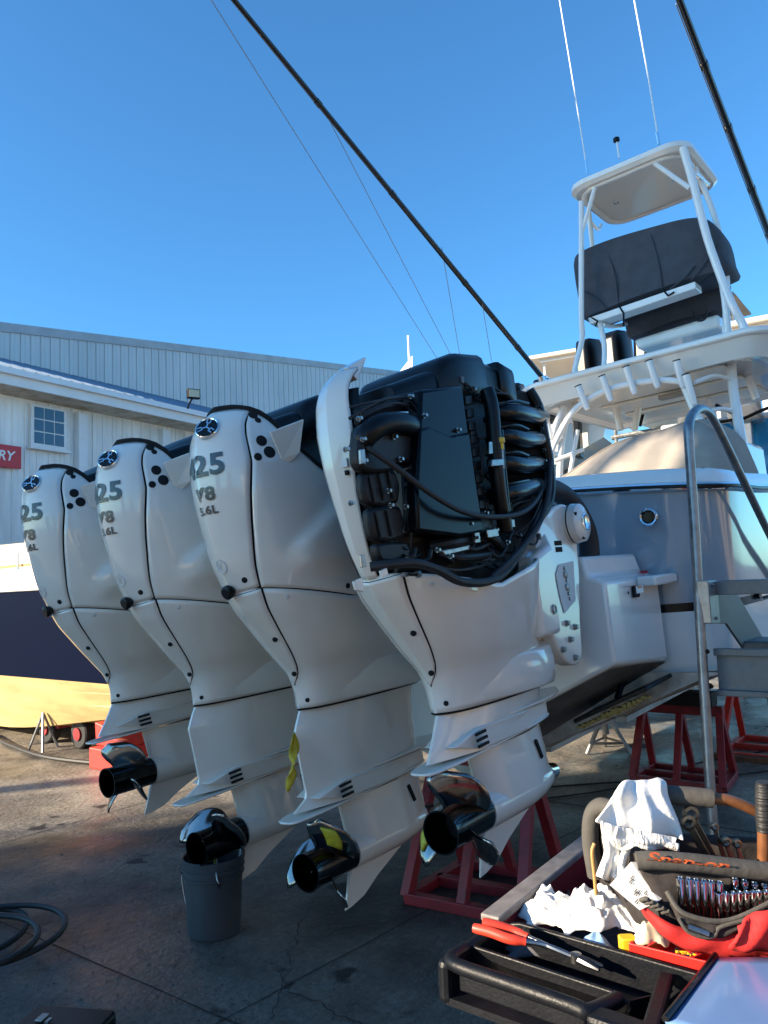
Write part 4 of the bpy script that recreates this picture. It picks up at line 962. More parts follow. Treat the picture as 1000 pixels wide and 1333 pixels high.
# trailer wheel, jack and red bolster under it
tr_ = empty('boat_trailer', (4.9,8.8,0), 'low red wheeled trailer under the navy boat', 'trailer')
obj('beam', box((5.1,9.2,.13), (.08,3.6,.06)), REDST, tr_, 0, bevel=.01); obj('cross_beam', box((5.3,8.6,.22), (1.2,.12,.1)), REDST, tr_, 0, bevel=.01)
for y in (8.05, 8.75):
    wv = obj('wheel', lathe([(-.06,.06),(-.06,.145),(-.045,.16),(.045,.16),(.06,.145),(.06,.06)], (4.72,y,.161), (1,0,0), 22), RUBBER, tr_); obj('rim', lathe([(-.05,.001),(-.05,.07),(.05,.07),(.05,.001)], (4.69,y,.161), (1,0,0), 16), REDST, wv)
jk = empty('trailer_jack', (4.35,8.25,0), 'small grey tripod stand beside the trailer wheels', 'stand')
for a in (0, 2.1, 4.2): obj('leg', tube([(4.45,8.4,.40),(4.45+.17*math.cos(a),8.4+.17*math.sin(a),.0)], .014, 8), ALUR, jk)
rb = empty('trailer_bolster', (4.5,6.8,0), 'bright red steel keel bolster standing on sunlit concrete', 'bolster')
obj('base_plate', box((4.45,6.85,.10), (.5,.42,.20)), REDBR, rb, 0, bevel=.012)
obj('side_plate', box((4.22,6.62,.17), (.06,.32,.30)), REDBR, rb, 0, bevel=.01); obj('side_plate', box((4.60,7.04,.19), (.40,.05,.34)), REDBR, rb, 0, bevel=.01)
obj('cradle', prism([(4.30,6.68,.20),(4.30,7.1,.20),(4.30,7.12,.42),(4.30,7.0,.40),(4.30,6.86,.27),(4.30,6.70,.34)], (.34,0,0)), REDBR, rb, 0, bevel=.01)
obj('stub', tube([(4.48,6.72,.2),(4.48,6.72,.36)], .05, 12), REDBR, rb)
hs = tube(spline([(4.55,9.9,.03),(4.3,8.8,.03),(4.2,7.6,.03),(4.6,6.5,.03),(6.0,5.6,.03)], 8), .022, 8)
tag(obj('air_hose', hs, RUBBER), 'thin black hose lying straight along the trailer', 'hose')

# ------------------------------------------------------------------ bucket, hose coil, tool case
bk_ = empty('bucket', (2.54,3.15,0), 'grey plastic bucket on the concrete under a propeller', 'bucket')
BUCK = mat('grey_bucket_plastic', (.05,.055,.062), .45, var=.25, vscale=6)
obj('body', lathe([(0,.001),(0,.122),(.006,.128),(.27,.141),(.275,.150),(.283,.150),(.285,.143),(.305,.144),(.308,.152),(.316,.152),(.318,.145),(.34,.146),(.342,.155),(.362,.156),(.365,.150),(.36,.143),(.02,.122),(.02,.001)], (2.54,3.15,0), (0,0,1), 40), BUCK, bk_, 40)
obj('bail', tube(spline([(2.447,3.262,.29),(2.43,3.255,.25),(2.425,3.22,.15),(2.42,3.18,.11),(2.425,3.14,.13)], 6), .003, 6), STEEL, bk_)
obj('bail_lug', lathe([(0,.016),(.02,.014),(.02,.0005)], (2.45,3.255,.29), (-.62,.78,0), 10), BUCK, bk_)
pts = []
for k in range(160):
    a = k/160*2*math.pi*3.4+.4; r = .50+.07*math.sin(a*.5+1)-.010*k/16
    cx, cy = 1.66+.10*math.sin(k/50), 4.05+.18*math.cos(k/38)
    pts.append((cx+r*math.cos(a)*.78, cy+r*math.sin(a)*.8, .016+.024*(k/160*3.4)))
pts += [(pts[-1][0]-.3-.3*i, pts[-1][1]+.25*i+.2, .022) for i in range(3)]
tag(obj('hose_coil', tube([Vector(p) for p in pts], .0145, 10), RUBBER), 'coiled thick black rubber hose lying on dark concrete', 'hose')
cs = empty('tool_case', (1.5,3.2,0), 'flat black tool case with steel latch on the concrete', 'tool case')
cax = (Vector((.45,-.89,0)).normalized(), Vector((.89,.45,0)).normalized(), Vector((0,0,1)))
cp_ = PZ(62,1305,.09)
obj('case_body', rbox(cp_+cax[0]*.14-cax[1]*.26+Vector((0,0,-.045)), (.34,.5,.09), .03, cax), BLACK, cs, 30, bevel=.012)
lt_ = obj('latch', box(PZ(55,1325,.096), (.03,.05,.008), cax), STEEL, cs, 0, bevel=.002); obj('latch_pin', box(PZ(63,1329,.1), (.014,.03,.008), cax), STEEL, cs, 0)

# ------------------------------------------------------------------ steel stands
def stand(name, corners, zt, label, mt, extra=True, block=None, top=None):
    A, B, C_, D = [Vector((*c, 0)) for c in corners]; c0 = (A+B+C_+D)/4
    r = empty(name, c0, label, 'boat stand'); w_ = .055; up = Vector((0,0,w_/2))
    for a, b in ((A,B),(B,C_),(C_,D),(D,A)): obj('base_rail', bar(a+up, b+up, w_, w_), mt, r, 0, bevel=.004)
    T1 = (A+D)/2*.9+c0*.1+Vector((0,0,zt)); T2 = (B+C_)/2*.9+c0*.1+Vector((0,0,zt))
    if top: T1, T2 = Vector(top[0]), Vector(top[1])
    obj('top_rail', bar(T1+(T1-T2)*.06, T2+(T2-T1)*.06, .075, .075), mt, r, 0, bevel=.004)
    for a, t in ((A,T1),(D,T1),(B,T2),(C_,T2)): obj('leg', bar(a+Vector((0,0,.03)), t, .055, .055), mt, r, 0, bevel=.004)
    if extra:
        M1, M2 = (A+B)/2, (C_+D)/2; TM = (T1+T2)/2
        obj('base_rail', bar((A+D)/2+up, (B+C_)/2+up, w_, w_), mt, r, 0, bevel=.004)
        for a in (M1, M2): obj('leg', bar(a+Vector((0,0,.03)), TM, .05, .05), mt, r, 0, bevel=.004)
    if block: obj('wood_block', box((T1+T2)/2+Vector((0,0,.0375+block[2]/2)), block, ((T2-T1).normalized(), Vector((0,0,1)).cross((T2-T1).normalized()), Vector((0,0,1)))), mat('black_timber', (.012,.011,.01), .8), r, 0, bevel=.006)
    return r
stand('boat_stand', [(3.318,2.551),(3.399,1.922),(3.977,1.983),(3.891,2.554)], .70, 'dark red steel stand on the concrete behind the exposed engine propeller', REDST)
stand('boat_stand', [(6.20,2.42),(6.20,1.73),(6.68,1.77),(6.68,2.42)], .56, 'dark red steel stand with black timber block under the hull', REDST, block=(.55,.16,.11))
rs = stand('boat_stand', [(7.38,2.06),(7.38,1.1),(8.2,1.1),(8.2,2.06)], .60, 'bright red steel stand with rusty base rail beyond the grey steps', REDBR)
obj('rusty_runner', bar((7.3,2.15,.02),(7.3,.8,.02), .09, .05), RUST, rs, 0, bevel=.004)
def jack(x, y, h, label, m1, r_=.23):
    j = empty('jack_stand', (x, y, 0), label, 'jack stand')
    for a in (.5, 2.6, 4.7): obj('leg', tube([(x+.03*math.cos(a),y+.03*math.sin(a),h*.8),(x+r_*math.cos(a),y+r_*math.sin(a),.01)], .02, 8), m1, j)
    obj('post', tube([(x,y,h*.4),(x,y,h)], .028, 10), m1, j); obj('pad', box((x,y,h+.02), (.2,.2,.04)), mat('black_timber', (0,0,0)), j, 0, bevel=.005)
    obj('ring', tube([(x+r_*.8*math.cos(a),y+r_*.8*math.sin(a),.1) for a in (.5,2.6,4.7)], .012, 6, True), m1, j)
jack(7.1,3.0,.42,'grey tripod jack stand under the hull behind the dark red stand', ALUR)
jack(9.6,2.95,.50,'white tripod jack stand farther forward under the keel', mat('white_painted_steel', (.6,.6,.58), .5))
jack(10.8,2.6,.55,'rust brown tripod jack stand farthest forward under the keel', RUST)
# cable on the ground
tag(obj('power_cord', tube(spline([(5.2,3.4,.008),(6.0,2.6,.008),(6.6,1.9,.008),(7.6,1.2,.008),(9,.3,.008)],8), .007, 6), RUBBER), 'thin black cord running across concrete under the boat', 'cord')
tag(obj('power_cord', tube(spline([(5.0,3.1,.008),(5.9,2.45,.008),(6.9,2.2,.008),(8.2,1.6,.008),(10,1.3,.008)],8), .006, 6), RUBBER), 'second thin cord looping past the dark red hull stand', 'cord')

# ------------------------------------------------------------------ boarding steps
st_ = empty('boarding_steps', (3.6,.7,0), 'grey steel boarding steps with bent tube handrail beside the hull', 'steps')
YL = 1.0
def L_(x, y, v=YL): return PY(x, y, v)
obj('rear_post', tube(spline([L_(936,1210),L_(930,1100),L_(925,1030),L_(919,930),L_(911,800),L_(904,680),L_(897,575),L_(897,552),L_(903,538),L_(912,532),L_(922,537),L_(932,552),L_(950,588),L_(975,640),L_(1003,698),L_(1040,770)], 4), .021, 14), ALUR, st_)
obj('post_sleeve', prism([L_(906,756),L_(918,756),L_(923,812),L_(911,812)], (0,-.05,0)), ALUR, st_, 0, bevel=.004)
for q in ((911,762),(916,805)): obj('bolt', bolt(L_(*q)+Vector((0,-.05,0)), (0,-1,0), .008, .01), STEEL, st_)
for q in ((914,848),(919,893)): obj('bolt', bolt(L_(*q)+Vector((0,-.018,0)), (-.6,-.8,0), .011, .012), BLACK, st_)
def treadpx(x0, y0, depth, width, th=.035):
    p = L_(x0, y0); return p
p1 = L_(918,757); obj('tread', box((p1.x+.14, YL-.36, p1.z-.015), (.30,.70,.03)), GALV, st_, 0, bevel=.004)
obj('tread_lip', box((p1.x-.015, YL-.36, p1.z-.03), (.02,.70,.06)), GALV, st_, 0, bevel=.003)
p2 = L_(962,835); obj('tread', box((p2.x+.16, YL-.36, p2.z-.015), (.30,.70,.03)), GALV, st_, 0, bevel=.004)
obj('tread_lip', box((p2.x-.0, YL-.36, p2.z-.03), (.02,.70,.05)), GALV, st_, 0, bevel=.003)
for yy in (YL-.01, YL-.70):
    obj('stringer', prism([Vector((p.x, yy, p.z)) for p in (L_(920,768),L_(950,766),L_(995,842),L_(1040,925),L_(1020,935),L_(965,848),L_(940,812),L_(921,812))], (0,-.012,0)), GALV, st_, 0, bevel=.003)
p3 = L_(921,845); p4 = L_(925,905)
obj('rear_plate', prism([Vector((p3.x+.02, YL-.03, p3.z)), Vector((p3.x+.02, YL-.72, p3.z)), Vector((p4.x+.02, YL-.72, p4.z)), Vector((p4.x+.02, YL-.03, p4.z))], (.012,0,0)), GALV, st_, 0, bevel=.003)
obj('plate_rim', box((p3.x+.01, YL-.375, p3.z-.012), (.035,.70,.03)), GALV, st_, 0, bevel=.003)
obj('plate_rim', box((p4.x+.01, YL-.375, p4.z+.012), (.035,.70,.025)), GALV, st_, 0, bevel=.003)
obj('far_post', tube([(p3.x-.02,YL-.74,0),(p3.x+.2,YL-.74,2.2)], .021, 12), ALUR, st_)
obj('front_foot', tube([(5.2,YL-.02,0),(4.35,YL-.02,1.2)], .021, 10), ALUR, st_); obj('front_foot', tube([(5.2,YL-.7,0),(4.35,YL-.7,1.2)], .021, 10), ALUR, st_)

# ------------------------------------------------------------------ tool cart beside the camera
CA = Vector((RIGHT.x, RIGHT.y, 0)).normalized(); CB = Vector((FWD.x, FWD.y, 0)).normalized(); CZ = Vector((0,0,1))
TRAYP = mat('black_tray_plastic', (.005,.006,.009), .45, spec=.25, var=.3, vscale=18, bump=.12, bscale=140, rvar=.08)
CARTRED = mat('dark_red_cart_steel', (.20,.022,.03), .45, var=.35, vscale=10)
CARTGR = mat('worn_grey_rim', (.22,.20,.19), .6, var=.4, vscale=22)
ct = empty('tool_cart', (1.7,.62,0), 'black topped red tool cart standing on concrete beside the boat steps', 'tool cart')
Y0, Y1 = .22, .955
obj('bin_floor', box((1.87,(Y0+Y1)/2,.765), (.56,Y1-Y0,.02)), TRAYP, ct, 0)
obj('side_wall', prism([(1.585,Y1,.76),(2.16,Y1,.76),(2.16,Y1,.90),(1.585,Y1,.875)], (0,.012,0)), CARTRED, ct, 0)
obj('side_rim', bar((1.57,Y1+.016,.882),(2.16,Y1+.016,.905), .05, .018), CARTGR, ct, 0, bevel=.004)
obj('side_wall', box((1.87,Y0,.83), (.56,.012,.14)), CARTRED, ct, 0); obj('end_wall', box((2.155,(Y0+Y1)/2,.83), (.012,Y1-Y0,.14)), CARTRED, ct, 0)
obj('divider', prism([(1.588,Y1-.01,.76),(1.588,Y0,.76),(1.588,Y0,.872),(1.588,Y1-.05,.882),(1.588,Y1-.01,.872)], (.012,0,0)), TRAYP, ct, 0, bevel=.003)
obj('front_tray_floor', box((1.475,(Y0+Y1)/2,.80), (.23,Y1-Y0,.015)), TRAYP, ct, 0)
obj('tray_end', box((1.475,Y1+.004,.835), (.24,.03,.085)), TRAYP, ct, 0, bevel=.012)
obj('tray_step', prism([(1.452,Y1-.005,.80),(1.452,.62,.80),(1.452,.60,.845),(1.452,.62,.868),(1.452,Y1-.005,.875)], (.010,0,0)), TRAYP, ct, 0, bevel=.003)
obj('tray_step', prism([(1.452,.62,.80),(1.452,.60,.862),(1.575,.56,.84),(1.575,.60,.80)], (0,.006,0)), TRAYP, ct, 0, bevel=.002)
obj('handle', tube(spline([(1.44,Y1+.005,.868),(1.385,Y1+.0,.872),(1.362,Y1-.035,.875),(1.358,.80,.875),(1.356,.67,.873),(1.358,.645,.870),(1.40,.632,.865),(1.45,.625,.858)], 5), .0145, 16), TRAYP, ct)
obj('handle_skirt', prism([(1.365,Y1-.03,.825),(1.36,.65,.825),(1.36,.65,.87),(1.365,Y1-.03,.87)], (.014,0,0)), TRAYP, ct, 0, bevel=.004)
obj('tray_rim', bar((1.36,.64,.862),(1.36,Y0,.855), .05, .03), TRAYP, ct, 0, bevel=.01)
obj('pocket_rim', bar((1.575,.575,.862),(1.365,.535,.862), .03, .02), TRAYP, ct, 0, bevel=.006)
for x, y in ((1.42,.76),(1.42,.28),(2.12,.90),(2.12,.28)):
    lg = obj('leg', box((x,y,.44), (.06,.06,.68)), BLACK, ct, 0, bevel=.008); obj('caster', lathe([(-.015,.02),(-.015,.05),(.015,.05),(.015,.02)], (x,y,.05), (0,1,0), 16), RUBBER, lg)
    obj('caster_fork', box((x,y,.085), (.04,.05,.05)), STEEL, lg, 0)
obj('lower_shelf', box((1.77,.59,.24), (.74,.68,.03)), CARTRED, ct, 0, bevel=.006)
obj('clip', prism([PZ(733,1180,.86),PZ(733,1164,.86),PZ(742,1160,.86),PZ(742,1178,.86)], (.012,.004,0)), RUST, ct, 0, bevel=.002)

# --- open tool tote standing in the cart
FAB = mat('black_brown_fabric', (.035,.028,.027), .9, var=.35, vscale=20, bump=.3, bscale=40)
FABG = mat('grey_padded_trim', (.075,.07,.062), .85, var=.2, vscale=25, bump=.2, bscale=60)
FABR = mat('red_fabric', (.55,.02,.018), .8, var=.2, vscale=12, bump=.25, bscale=18)
COPPER = mat('worn_orange_bar', (.30,.12,.05), .4, metal=.35, var=.4, vscale=20)
tg = empty('tool_tote', PD(930,1235,1.66), 'open black and red tool tote with padded rim and bar handle', 'tool bag')
def wob(P, n, amp=.006):
    return P
def sheet(px, dep, name, mt, par, ex=.012, n=14, amp=.004, rows=8):
    """cloth wall from left/right polylines given in photo px with depth"""
    R = []
    for j in range(rows+1):
        t = j/rows; row = []
        for i in range(n+1):
            s_ = i/n
            f = lambda a: a
            L = px[0]; Rr = px[1]
            k = t*(len(L)-1); a = min(int(k), len(L)-2); fr = k-a
            pl = Vector(L[a]).lerp(Vector(L[a+1]), fr); pr_ = Vector(Rr[a]).lerp(Vector(Rr[a+1]), fr); p = pl.lerp(pr_, s_)
            d = p.z+amp*(math.sin(s_*17+t*4)+.6*math.sin(s_*31-t*9)+.5*math.sin(t*13+s_*5))
            row.append(PD(p.x, p.y, d))
        R.append(row)
    return obj(name, grid(R), mt, par, 60, solid=ex)
sheet(([(832,1122,1.60),(850,1165,1.585),(868,1215,1.58)], [(1030,1140,1.60),(1030,1185,1.585),(1030,1250,1.58)]), 0, 'front_wall', FAB, tg)
sheet(([(800,1080,1.86),(800,1180,1.86)], [(1030,1092,1.86),(1030,1200,1.86)]), 0, 'back_wall', FAB, tg)
sheet(([(772,1060,1.84),(768,1085,1.84),(778,1140,1.84),(795,1190,1.84)], [(832,1118,1.61),(836,1128,1.61),(852,1165,1.60),(866,1215,1.60)]), 0, 'end_wall', FAB, tg, .02)
obj('end_pad', tube(spline([PD(776,1140,1.80),PD(769,1095,1.80),PD(771,1062,1.80),PD(782,1050,1.79),PD(797,1053,1.77)], 6), .020, 12), FABG, tg)
obj('padded_rim', tube(spline([PD(829,1121,1.60),PD(850,1120,1.595),PD(900,1123,1.59),PD(960,1130,1.59),PD(1030,1138,1.59)], 6), .0185, 14), FABG, tg)
V, F = text_mesh('Snap-on', .052, bold=.02, shear=.2)
a0 = PD(895,1121.5,1.570); axx = (PD(950,1128,1.5705)-PD(850,1117,1.571)).normalized(); ayy = (Vector((0,0,1))-CB*.35).normalized()
obj('tote_lettering', ([a0+axx*(x*1.0)+ayy*(y*.55)-CB*(.003-.6*max(0,abs(y)-.006)) for x, y in V], F), mat('orange_print', (.62,.12,.03), .7, var=.35, vscale=60), tg, 0)
# front pocket band, red lower panel, red gusset
def band_cloth(name, top, bot, mt, thick=.006, par=tg, amp=.003):
    T = spline([PD(*p) for p in top], 6); B_ = spline([PD(*p) for p in bot], 6); n = min(len(T), len(B_)); R = []
    for j in range(7):
        t = j/6; R.append([T[int(i*(len(T)-1)/(n-1))].lerp(B_[int(i*(len(B_)-1)/(n-1))], t)-CB*(amp*math.sin(i*.9+t*5)+.012*math.sin(math.pi*t)) for i in range(n)])
    return obj(name, grid(R), mt, par, 60, solid=thick)
band_cloth('red_panel', [(822,1165,1.60),(860,1195,1.56),(900,1210,1.545),(950,1215,1.54),(1020,1200,1.54)], [(840,1195,1.60),(870,1225,1.56),(905,1240,1.545),(950,1248,1.54),(1020,1255,1.54)], FABR)
band_cloth('socket_pocket', [(868,1160,1.575),(886,1186,1.555),(920,1198,1.545),(950,1198,1.545),(985,1184,1.55),(1020,1165,1.56)], [(872,1178,1.575),(888,1206,1.552),(920,1220,1.54),(938,1222,1.54),(985,1204,1.545),(1020,1186,1.555)], FAB)
obj('pocket_trim', tube(spline([PD(868,1160,1.572),PD(886,1186,1.548),PD(920,1198,1.538),PD(950,1198,1.538),PD(985,1184,1.543),PD(1020,1165,1.553)], 6), .005, 8), FABG, tg)
obj('pocket_trim', tube(spline([PD(884,1196,1.54),PD(895,1212,1.532),PD(915,1220,1.53),PD(930,1218,1.53),PD(938,1207,1.532),PD(970,1198,1.532)], 6), .004, 8), FABG, tg)
band_cloth('red_gusset', [(960,1205,1.50),(985,1188,1.50),(1025,1178,1.50)], [(950,1238,1.50),(985,1240,1.50),(1025,1240,1.50)], FABR, amp=.006)
for k in range(5): obj('bit_loop', tube(spline([PD(834+k*7,1172+k*4,1.575),PD(842+k*7,1170+k*4,1.565),PD(848+k*7,1176+k*4,1.575)],4), .0045, 8), FABG, tg)
hb_ = obj('carry_bar', tube(spline([PD(800,1046,1.76),PD(830,1036,1.75),PD(870,1035,1.74),PD(930,1040,1.73),PD(945,1041,1.73),PD(965,1047,1.73),PD(985,1056,1.73),PD(996,1062,1.73)], 5), .0125, 14), COPPER, tg)
obj('foam_grip', tube([PD(835,1034,1.75),PD(862,1034,1.745),PD(900,1036.5,1.735),PD(927,1039.5,1.73)], .0205, 16), FABG, hb_)
po = obj('end_bar', tube([PD(994,1125,1.70),PD(994,1078,1.70)], .013, 12), COPPER, tg)
obj('wrapped_grip', tube([PD(995,1082,1.70)+CZ*.0, PD(994,1060,1.70), PD(994,1030,1.70), PD(993,1018,1.70)], [.0155,.017,.017,.014], 14), mat('black_wrap', (.03,.03,.032), .5, bump=.8, bscale=40, var=.4, vscale=60, stretch=(.3,.3,4)), po)
obj('cord_loop', tube(spline([PD(774,1098,1.735),PD(771,1110,1.73),PD(774,1140,1.725),PD(776,1165,1.72)], 5), .004, 8), mat('tan_cord', (.42,.24,.08), .6), tg)
# sockets in the pocket
for k in range(6):
    x = 888+k*10; y = 1158+k*1.2
    o = obj('socket', lathe([(0,.0055),(.022,.0055),(.026,.0078),(.075,.0078),(.076,.0068),(.064,.0055),(.064,.0005)], PD(x, y+33, 1.568), (CZ-CB*.08+CA*rng.uniform(-.03,.03)), 14), CHROME)
    tag(o, 'tall chrome deep socket standing in the tote pocket', 'socket', 'tall deep sockets in the tote')
for k in range(9):
    x = 938+k*8.6; y = 1173-k*.4
    o = obj('socket', lathe([(0,.005),(.012,.005),(.015,.0068),(.05,.0068),(.051,.0058),(.042,.0046),(.042,.0005)], PD(x, y+22, 1.562), (CZ-CB*.08+CA*rng.uniform(-.04,.04)), 14), CHROME)
    tag(o, 'short chrome socket in the lower row of the tote pocket', 'socket', 'short sockets in the tote')
for k in range(4):
    x = 958+k*13; y = 1160+k*3
    o = obj('socket', lathe([(0,.006),(.022,.006),(.026,.0085),(.066,.0085),(.067,.0072),(.055,.006),(.055,.0005)], PD(x, y+26, 1.578), (CZ-CB*.08), 14), CHROME)
    tag(o, 'wide chrome deep socket in the back row of the tote pocket', 'socket', 'wide sockets in the tote')
tag(obj('ratchet_bit', tube([PD(895,1206,1.535),PD(922,1216,1.53)], .007, 10), STEEL), 'small steel bit holder tucked in the tote lower pocket', 'bit holder')
# wrenches
WRM = mat('satin_wrench_steel', (.38,.35,.30), .32, metal=1., var=.3, vscale=30)
def wrench(ring, end, dep, r, label, th=.006):
    a = PD(*ring, dep); b = PD(*end, dep-.0); d = (b-a).normalized(); n = -CB; s_ = d.cross(n).normalized(); rg = []
    K = 22
    ringV = loft([[a+(d*math.cos(2*math.pi*k/K)+s_*math.sin(2*math.pi*k/K))*rr+n*z for k in range(K)] for rr, z in ((r*.62,-th),(r,-th*.8),(r,th*.8),(r*.62,th),(r*.62,-th))], False)
    w0 = empty('wrench', b, label, 'wrench')
    obj('box_end', ringV, WRM, w0, 40)
    obj('shank', loft([[a+d*(r*.9)+s_*(q*r*.45)+n*z for q, z in ((-1,-th*.5),(1,-th*.5),(1,th*.5),(-1,th*.5))], [b+s_*(q*r*.55)+n*z for q, z in ((-1,-th*.5),(1,-th*.5),(1,th*.5),(-1,th*.5))]]), WRM, w0, 20, bevel=.001)
wrench((899,1060), (930,1122), 1.72, .0185, 'largest combination wrench leaning in the tote behind another')
wrench((896,1071), (922,1120), 1.69, .0165, 'combination wrench with stamped size leaning in front of the largest wrench')
wrench((945,1096), (955,1122), 1.73, .011, 'small combination wrench beside a shiny ratchet in the tote')
wrench((959,1098), (966,1122), 1.73, .010, 'smallest combination wrench nearest the tote end bar')
wrench((832,1104), (845,1130), 1.70, .0115, 'combination wrench half hidden under the white towel')
wrench((930,1076), (944,1120), 1.74, .009, 'slim polished wrench between the large and small wrenches')
# towel over the bar
TOWEL = mat('white_cotton', (.80,.78,.74), .9, bump=.25, bscale=70, var=.06, vscale=9)
TOWEL2 = mat('white_ribbed_cotton', (.80,.78,.74), .9, bump=.9, bscale=25, stretch=(6,6,.6))
def cloth(rows, name, mt, fold=.012, n=22, par=None, seed=0, thick=.005, sub=1):
    r2 = np.random.RandomState(seed); ph = r2.uniform(0, 6, 6); R = []
    L = spline([Vector((a[0], a[1], a[4])) for a in rows], 5); Rr = spline([Vector((a[2], a[3], a[4])) for a in rows], 5)
    for j in range(len(L)):
        t = j/(len(L)-1); row = []
        for i in range(n+1):
            s_ = i/n; p = L[j].lerp(Rr[j], s_)
            f = fold*(math.sin(s_*9+ph[0]+t*2.5)+.7*math.sin(s_*17+ph[1]-t*4)+.5*math.sin(s_*6-t*9+ph[2])+.45*math.sin(t*14+ph[3]+s_*4))*(.35+.65*t)
            row.append(PD(p.x+1.5*math.sin(t*11+ph[4]), p.y+2.2*math.sin(s_*14+ph[5])*t, p.z+f))
        R.append(row)
    return obj(name, grid(R), mt, par, 70, solid=thick, sub=sub)
tw = empty('towel', PD(820,1140,1.6), 'white cotton towel draped over the tote bar handle', 'towel')
cloth([(833,1018,858,1012,1.80),(812,1016,866,1018,1.735),(803,1030,872,1036,1.70),(792,1048,880,1062,1.68),(777,1072,892,1094,1.665)], 'front_drape', TOWEL, .010, 24, tw, 3)
cloth([(800,1075,880,1090,1.64),(800,1095,882,1098,1.635),(806,1103,885,1104,1.64)], 'ribbed_cuff', TOWEL2, .006, 20, tw, 8)
cloth([(782,1068,815,1080,1.655),(786,1095,818,1095,1.65),(788,1120,816,1118,1.65),(776,1143,812,1146,1.64)], 'hanging_tail', TOWEL, .010, 14, tw, 5)
# printed packet
pk = empty('paper_packet', PD(830,1180,1.58), 'small printed paper packet leaning on the tote end', 'packet')
PAPER = mat('white_paper', (.74,.72,.68), .75, var=.05, vscale=10)
pkf = [PD(822,1122,1.63),PD(857,1172,1.585),PD(832,1184,1.575),PD(794,1152,1.60)]
obj('face', prism(pkf, -CB*.004), PAPER, pk, 0); obj('edge', prism([PD(822,1122,1.63),PD(828,1122,1.63),PD(862,1168,1.59),PD(857,1172,1.585)], -CB*.004), mat('grey_paper', (.4,.4,.42), .8), pk, 0)
INK = mat('ink', (.05,.05,.07), .8)
for k in range(9):
    u, v = rng.uniform(.15,.85), rng.uniform(.15,.85); p = pkf[0].lerp(pkf[1], u).lerp(pkf[3].lerp(pkf[2], u), v)-CB*.0055; d1 = (pkf[1]-pkf[0]).normalized(); d2 = (pkf[3]-pkf[0]).normalized()
    obj('print_mark', join(bar(p-d2*.004, p+d2*.006, .0016, .0006, up=-CB), bar(p+d1*.004, p+d1*.004+d2*.005, .0014, .0006, up=-CB)), INK, pk, 0)
# crumpled papers in the bin
def crumple(c, ax, ay, sx, sy, h, seed, name, label, cat, mt, n=12, thick=.0015):
    r2 = np.random.RandomState(seed); H = r2.uniform(0, 1, (n+1, n+1)); R = []
    for i in range(n+1):
        row = []
        for j in range(n+1):
            u, v = i/n*2-1, j/n*2-1; e = max(0, 1-u*u*.8)*max(0, 1-v*v*.8)
            row.append(Vector(c)+Vector(ax)*(u*sx*(1+.12*math.sin(v*5+seed)))+Vector(ay)*(v*sy*(1+.15*math.sin(u*6+seed)))+CZ*(h*e*(.75+.35*H[i, j])+.008*H[j, i]+e*(.020*abs(math.sin(u*5.3+v*3.1+seed+1.2*math.sin(v*4+seed)))+.013*abs(math.sin(v*9.1-u*6.3+seed*2))+.006*math.sin(u*19+v*7+seed))))
        R.append(row)
    o = obj(name, grid(R), mt, None, 50, solid=thick, sub=1); return tag(o, label, cat) if label else o
ZB = .845
crumple(PZ(720,1200,ZB), CA, CB, .075, .05, .045, 1, 'rag', 'crumpled white wrapper by the cart side rim', 'rag', PAPER, 16)
crumple(PZ(775,1205,ZB), CA, CB, .095, .065, .062, 2, 'rag', 'largest crumpled white cotton rag in the cart bin', 'rag', TOWEL, 26)
crumple(PZ(830,1208,ZB), (CA+CB*-.5).normalized(), CB, .06, .045, .055, 3, 'rag', 'crumpled printed plastic bag next to the red tray', 'bag', PAPER, 22)
crumple(PZ(847,1232,.86), CA, CB, .035, .02, .03, 4, 'rag', 'torn cream paper scrap at the red tray corner', 'paper', mat('cream_paper', (.65,.52,.38), .8), 8)
crumple(PZ(712,1180,.86), CA, CB, .03, .025, .03, 9, 'rag', 'small white paper ball at the bin back corner', 'paper', PAPER, 9)
crumple(PZ(778,1250,.812), CA, CB, .04, .035, .035, 5, 'glove', 'pale blue disposable glove crumpled in the front tray', 'glove', mat('blue_nitrile', (.22,.38,.60), .45), 10)
crumple(PZ(690,1243,.812), CA, CB, .05, .03, .012, 6, 'shop_rag', 'grey shop rag flat under the pliers', 'rag', mat('grey_rag', (.10,.10,.11), .9), 10)
tag(obj('marker', rbox(PZ(817,1230,.862), (.035,.03,.035), .008, (CA, CB, CZ)), YELLOW, None, 30, bevel=.003), 'small yellow block between the rags and the red tray', 'block')
for (p, body, sz) in (((835,1212),'K',.03), ((724,1196),'0',.02), ((800,1206),'R',.012)):
    q = PZ(*p, ZB+.085); V, F = text_on(body, sz, q, CA, (CZ*.55+CB*.83).normalized())
# pliers with red grips
pl = empty('pliers', PZ(700,1225,.88), 'long pliers with red handle grips lying across the tray rim', 'pliers')
GRIP = mat('red_grip', (.62,.05,.025), .45)
A1, A2, PV = PZ(617,1208,.905), PZ(628,1201,.912), PZ(750,1247,.872)
for a, off in ((A1, (662,1222)), (A2, (668,1212))):
    mid = PZ(*off, .898); b2 = PZ(712,1231,.886)
    obj('grip', tube(spline([a, a.lerp(mid,.5)+CZ*.002, mid, mid.lerp(b2,.45)],4), [.0095]+[.0105]*10+[.0085]*2, 12), GRIP, pl); obj('handle', tube(spline([mid.lerp(b2,.3), b2, PV], 4), .0055, 8), STEEL, pl)
obj('pivot', lathe([(-.008,.012),(.008,.012),(.009,.006),(.009,.0005)], PV, (0,0,1), 14), STEEL, pl)
for q in ((785,1258),(780,1263)): obj('jaw', tube([PV, PV.lerp(PZ(*q,.868),.5), PZ(*q,.866)], [.009,.008,.004], 8), mat('dark_tool_steel', (.07,.07,.075), .35, metal=.9), pl)
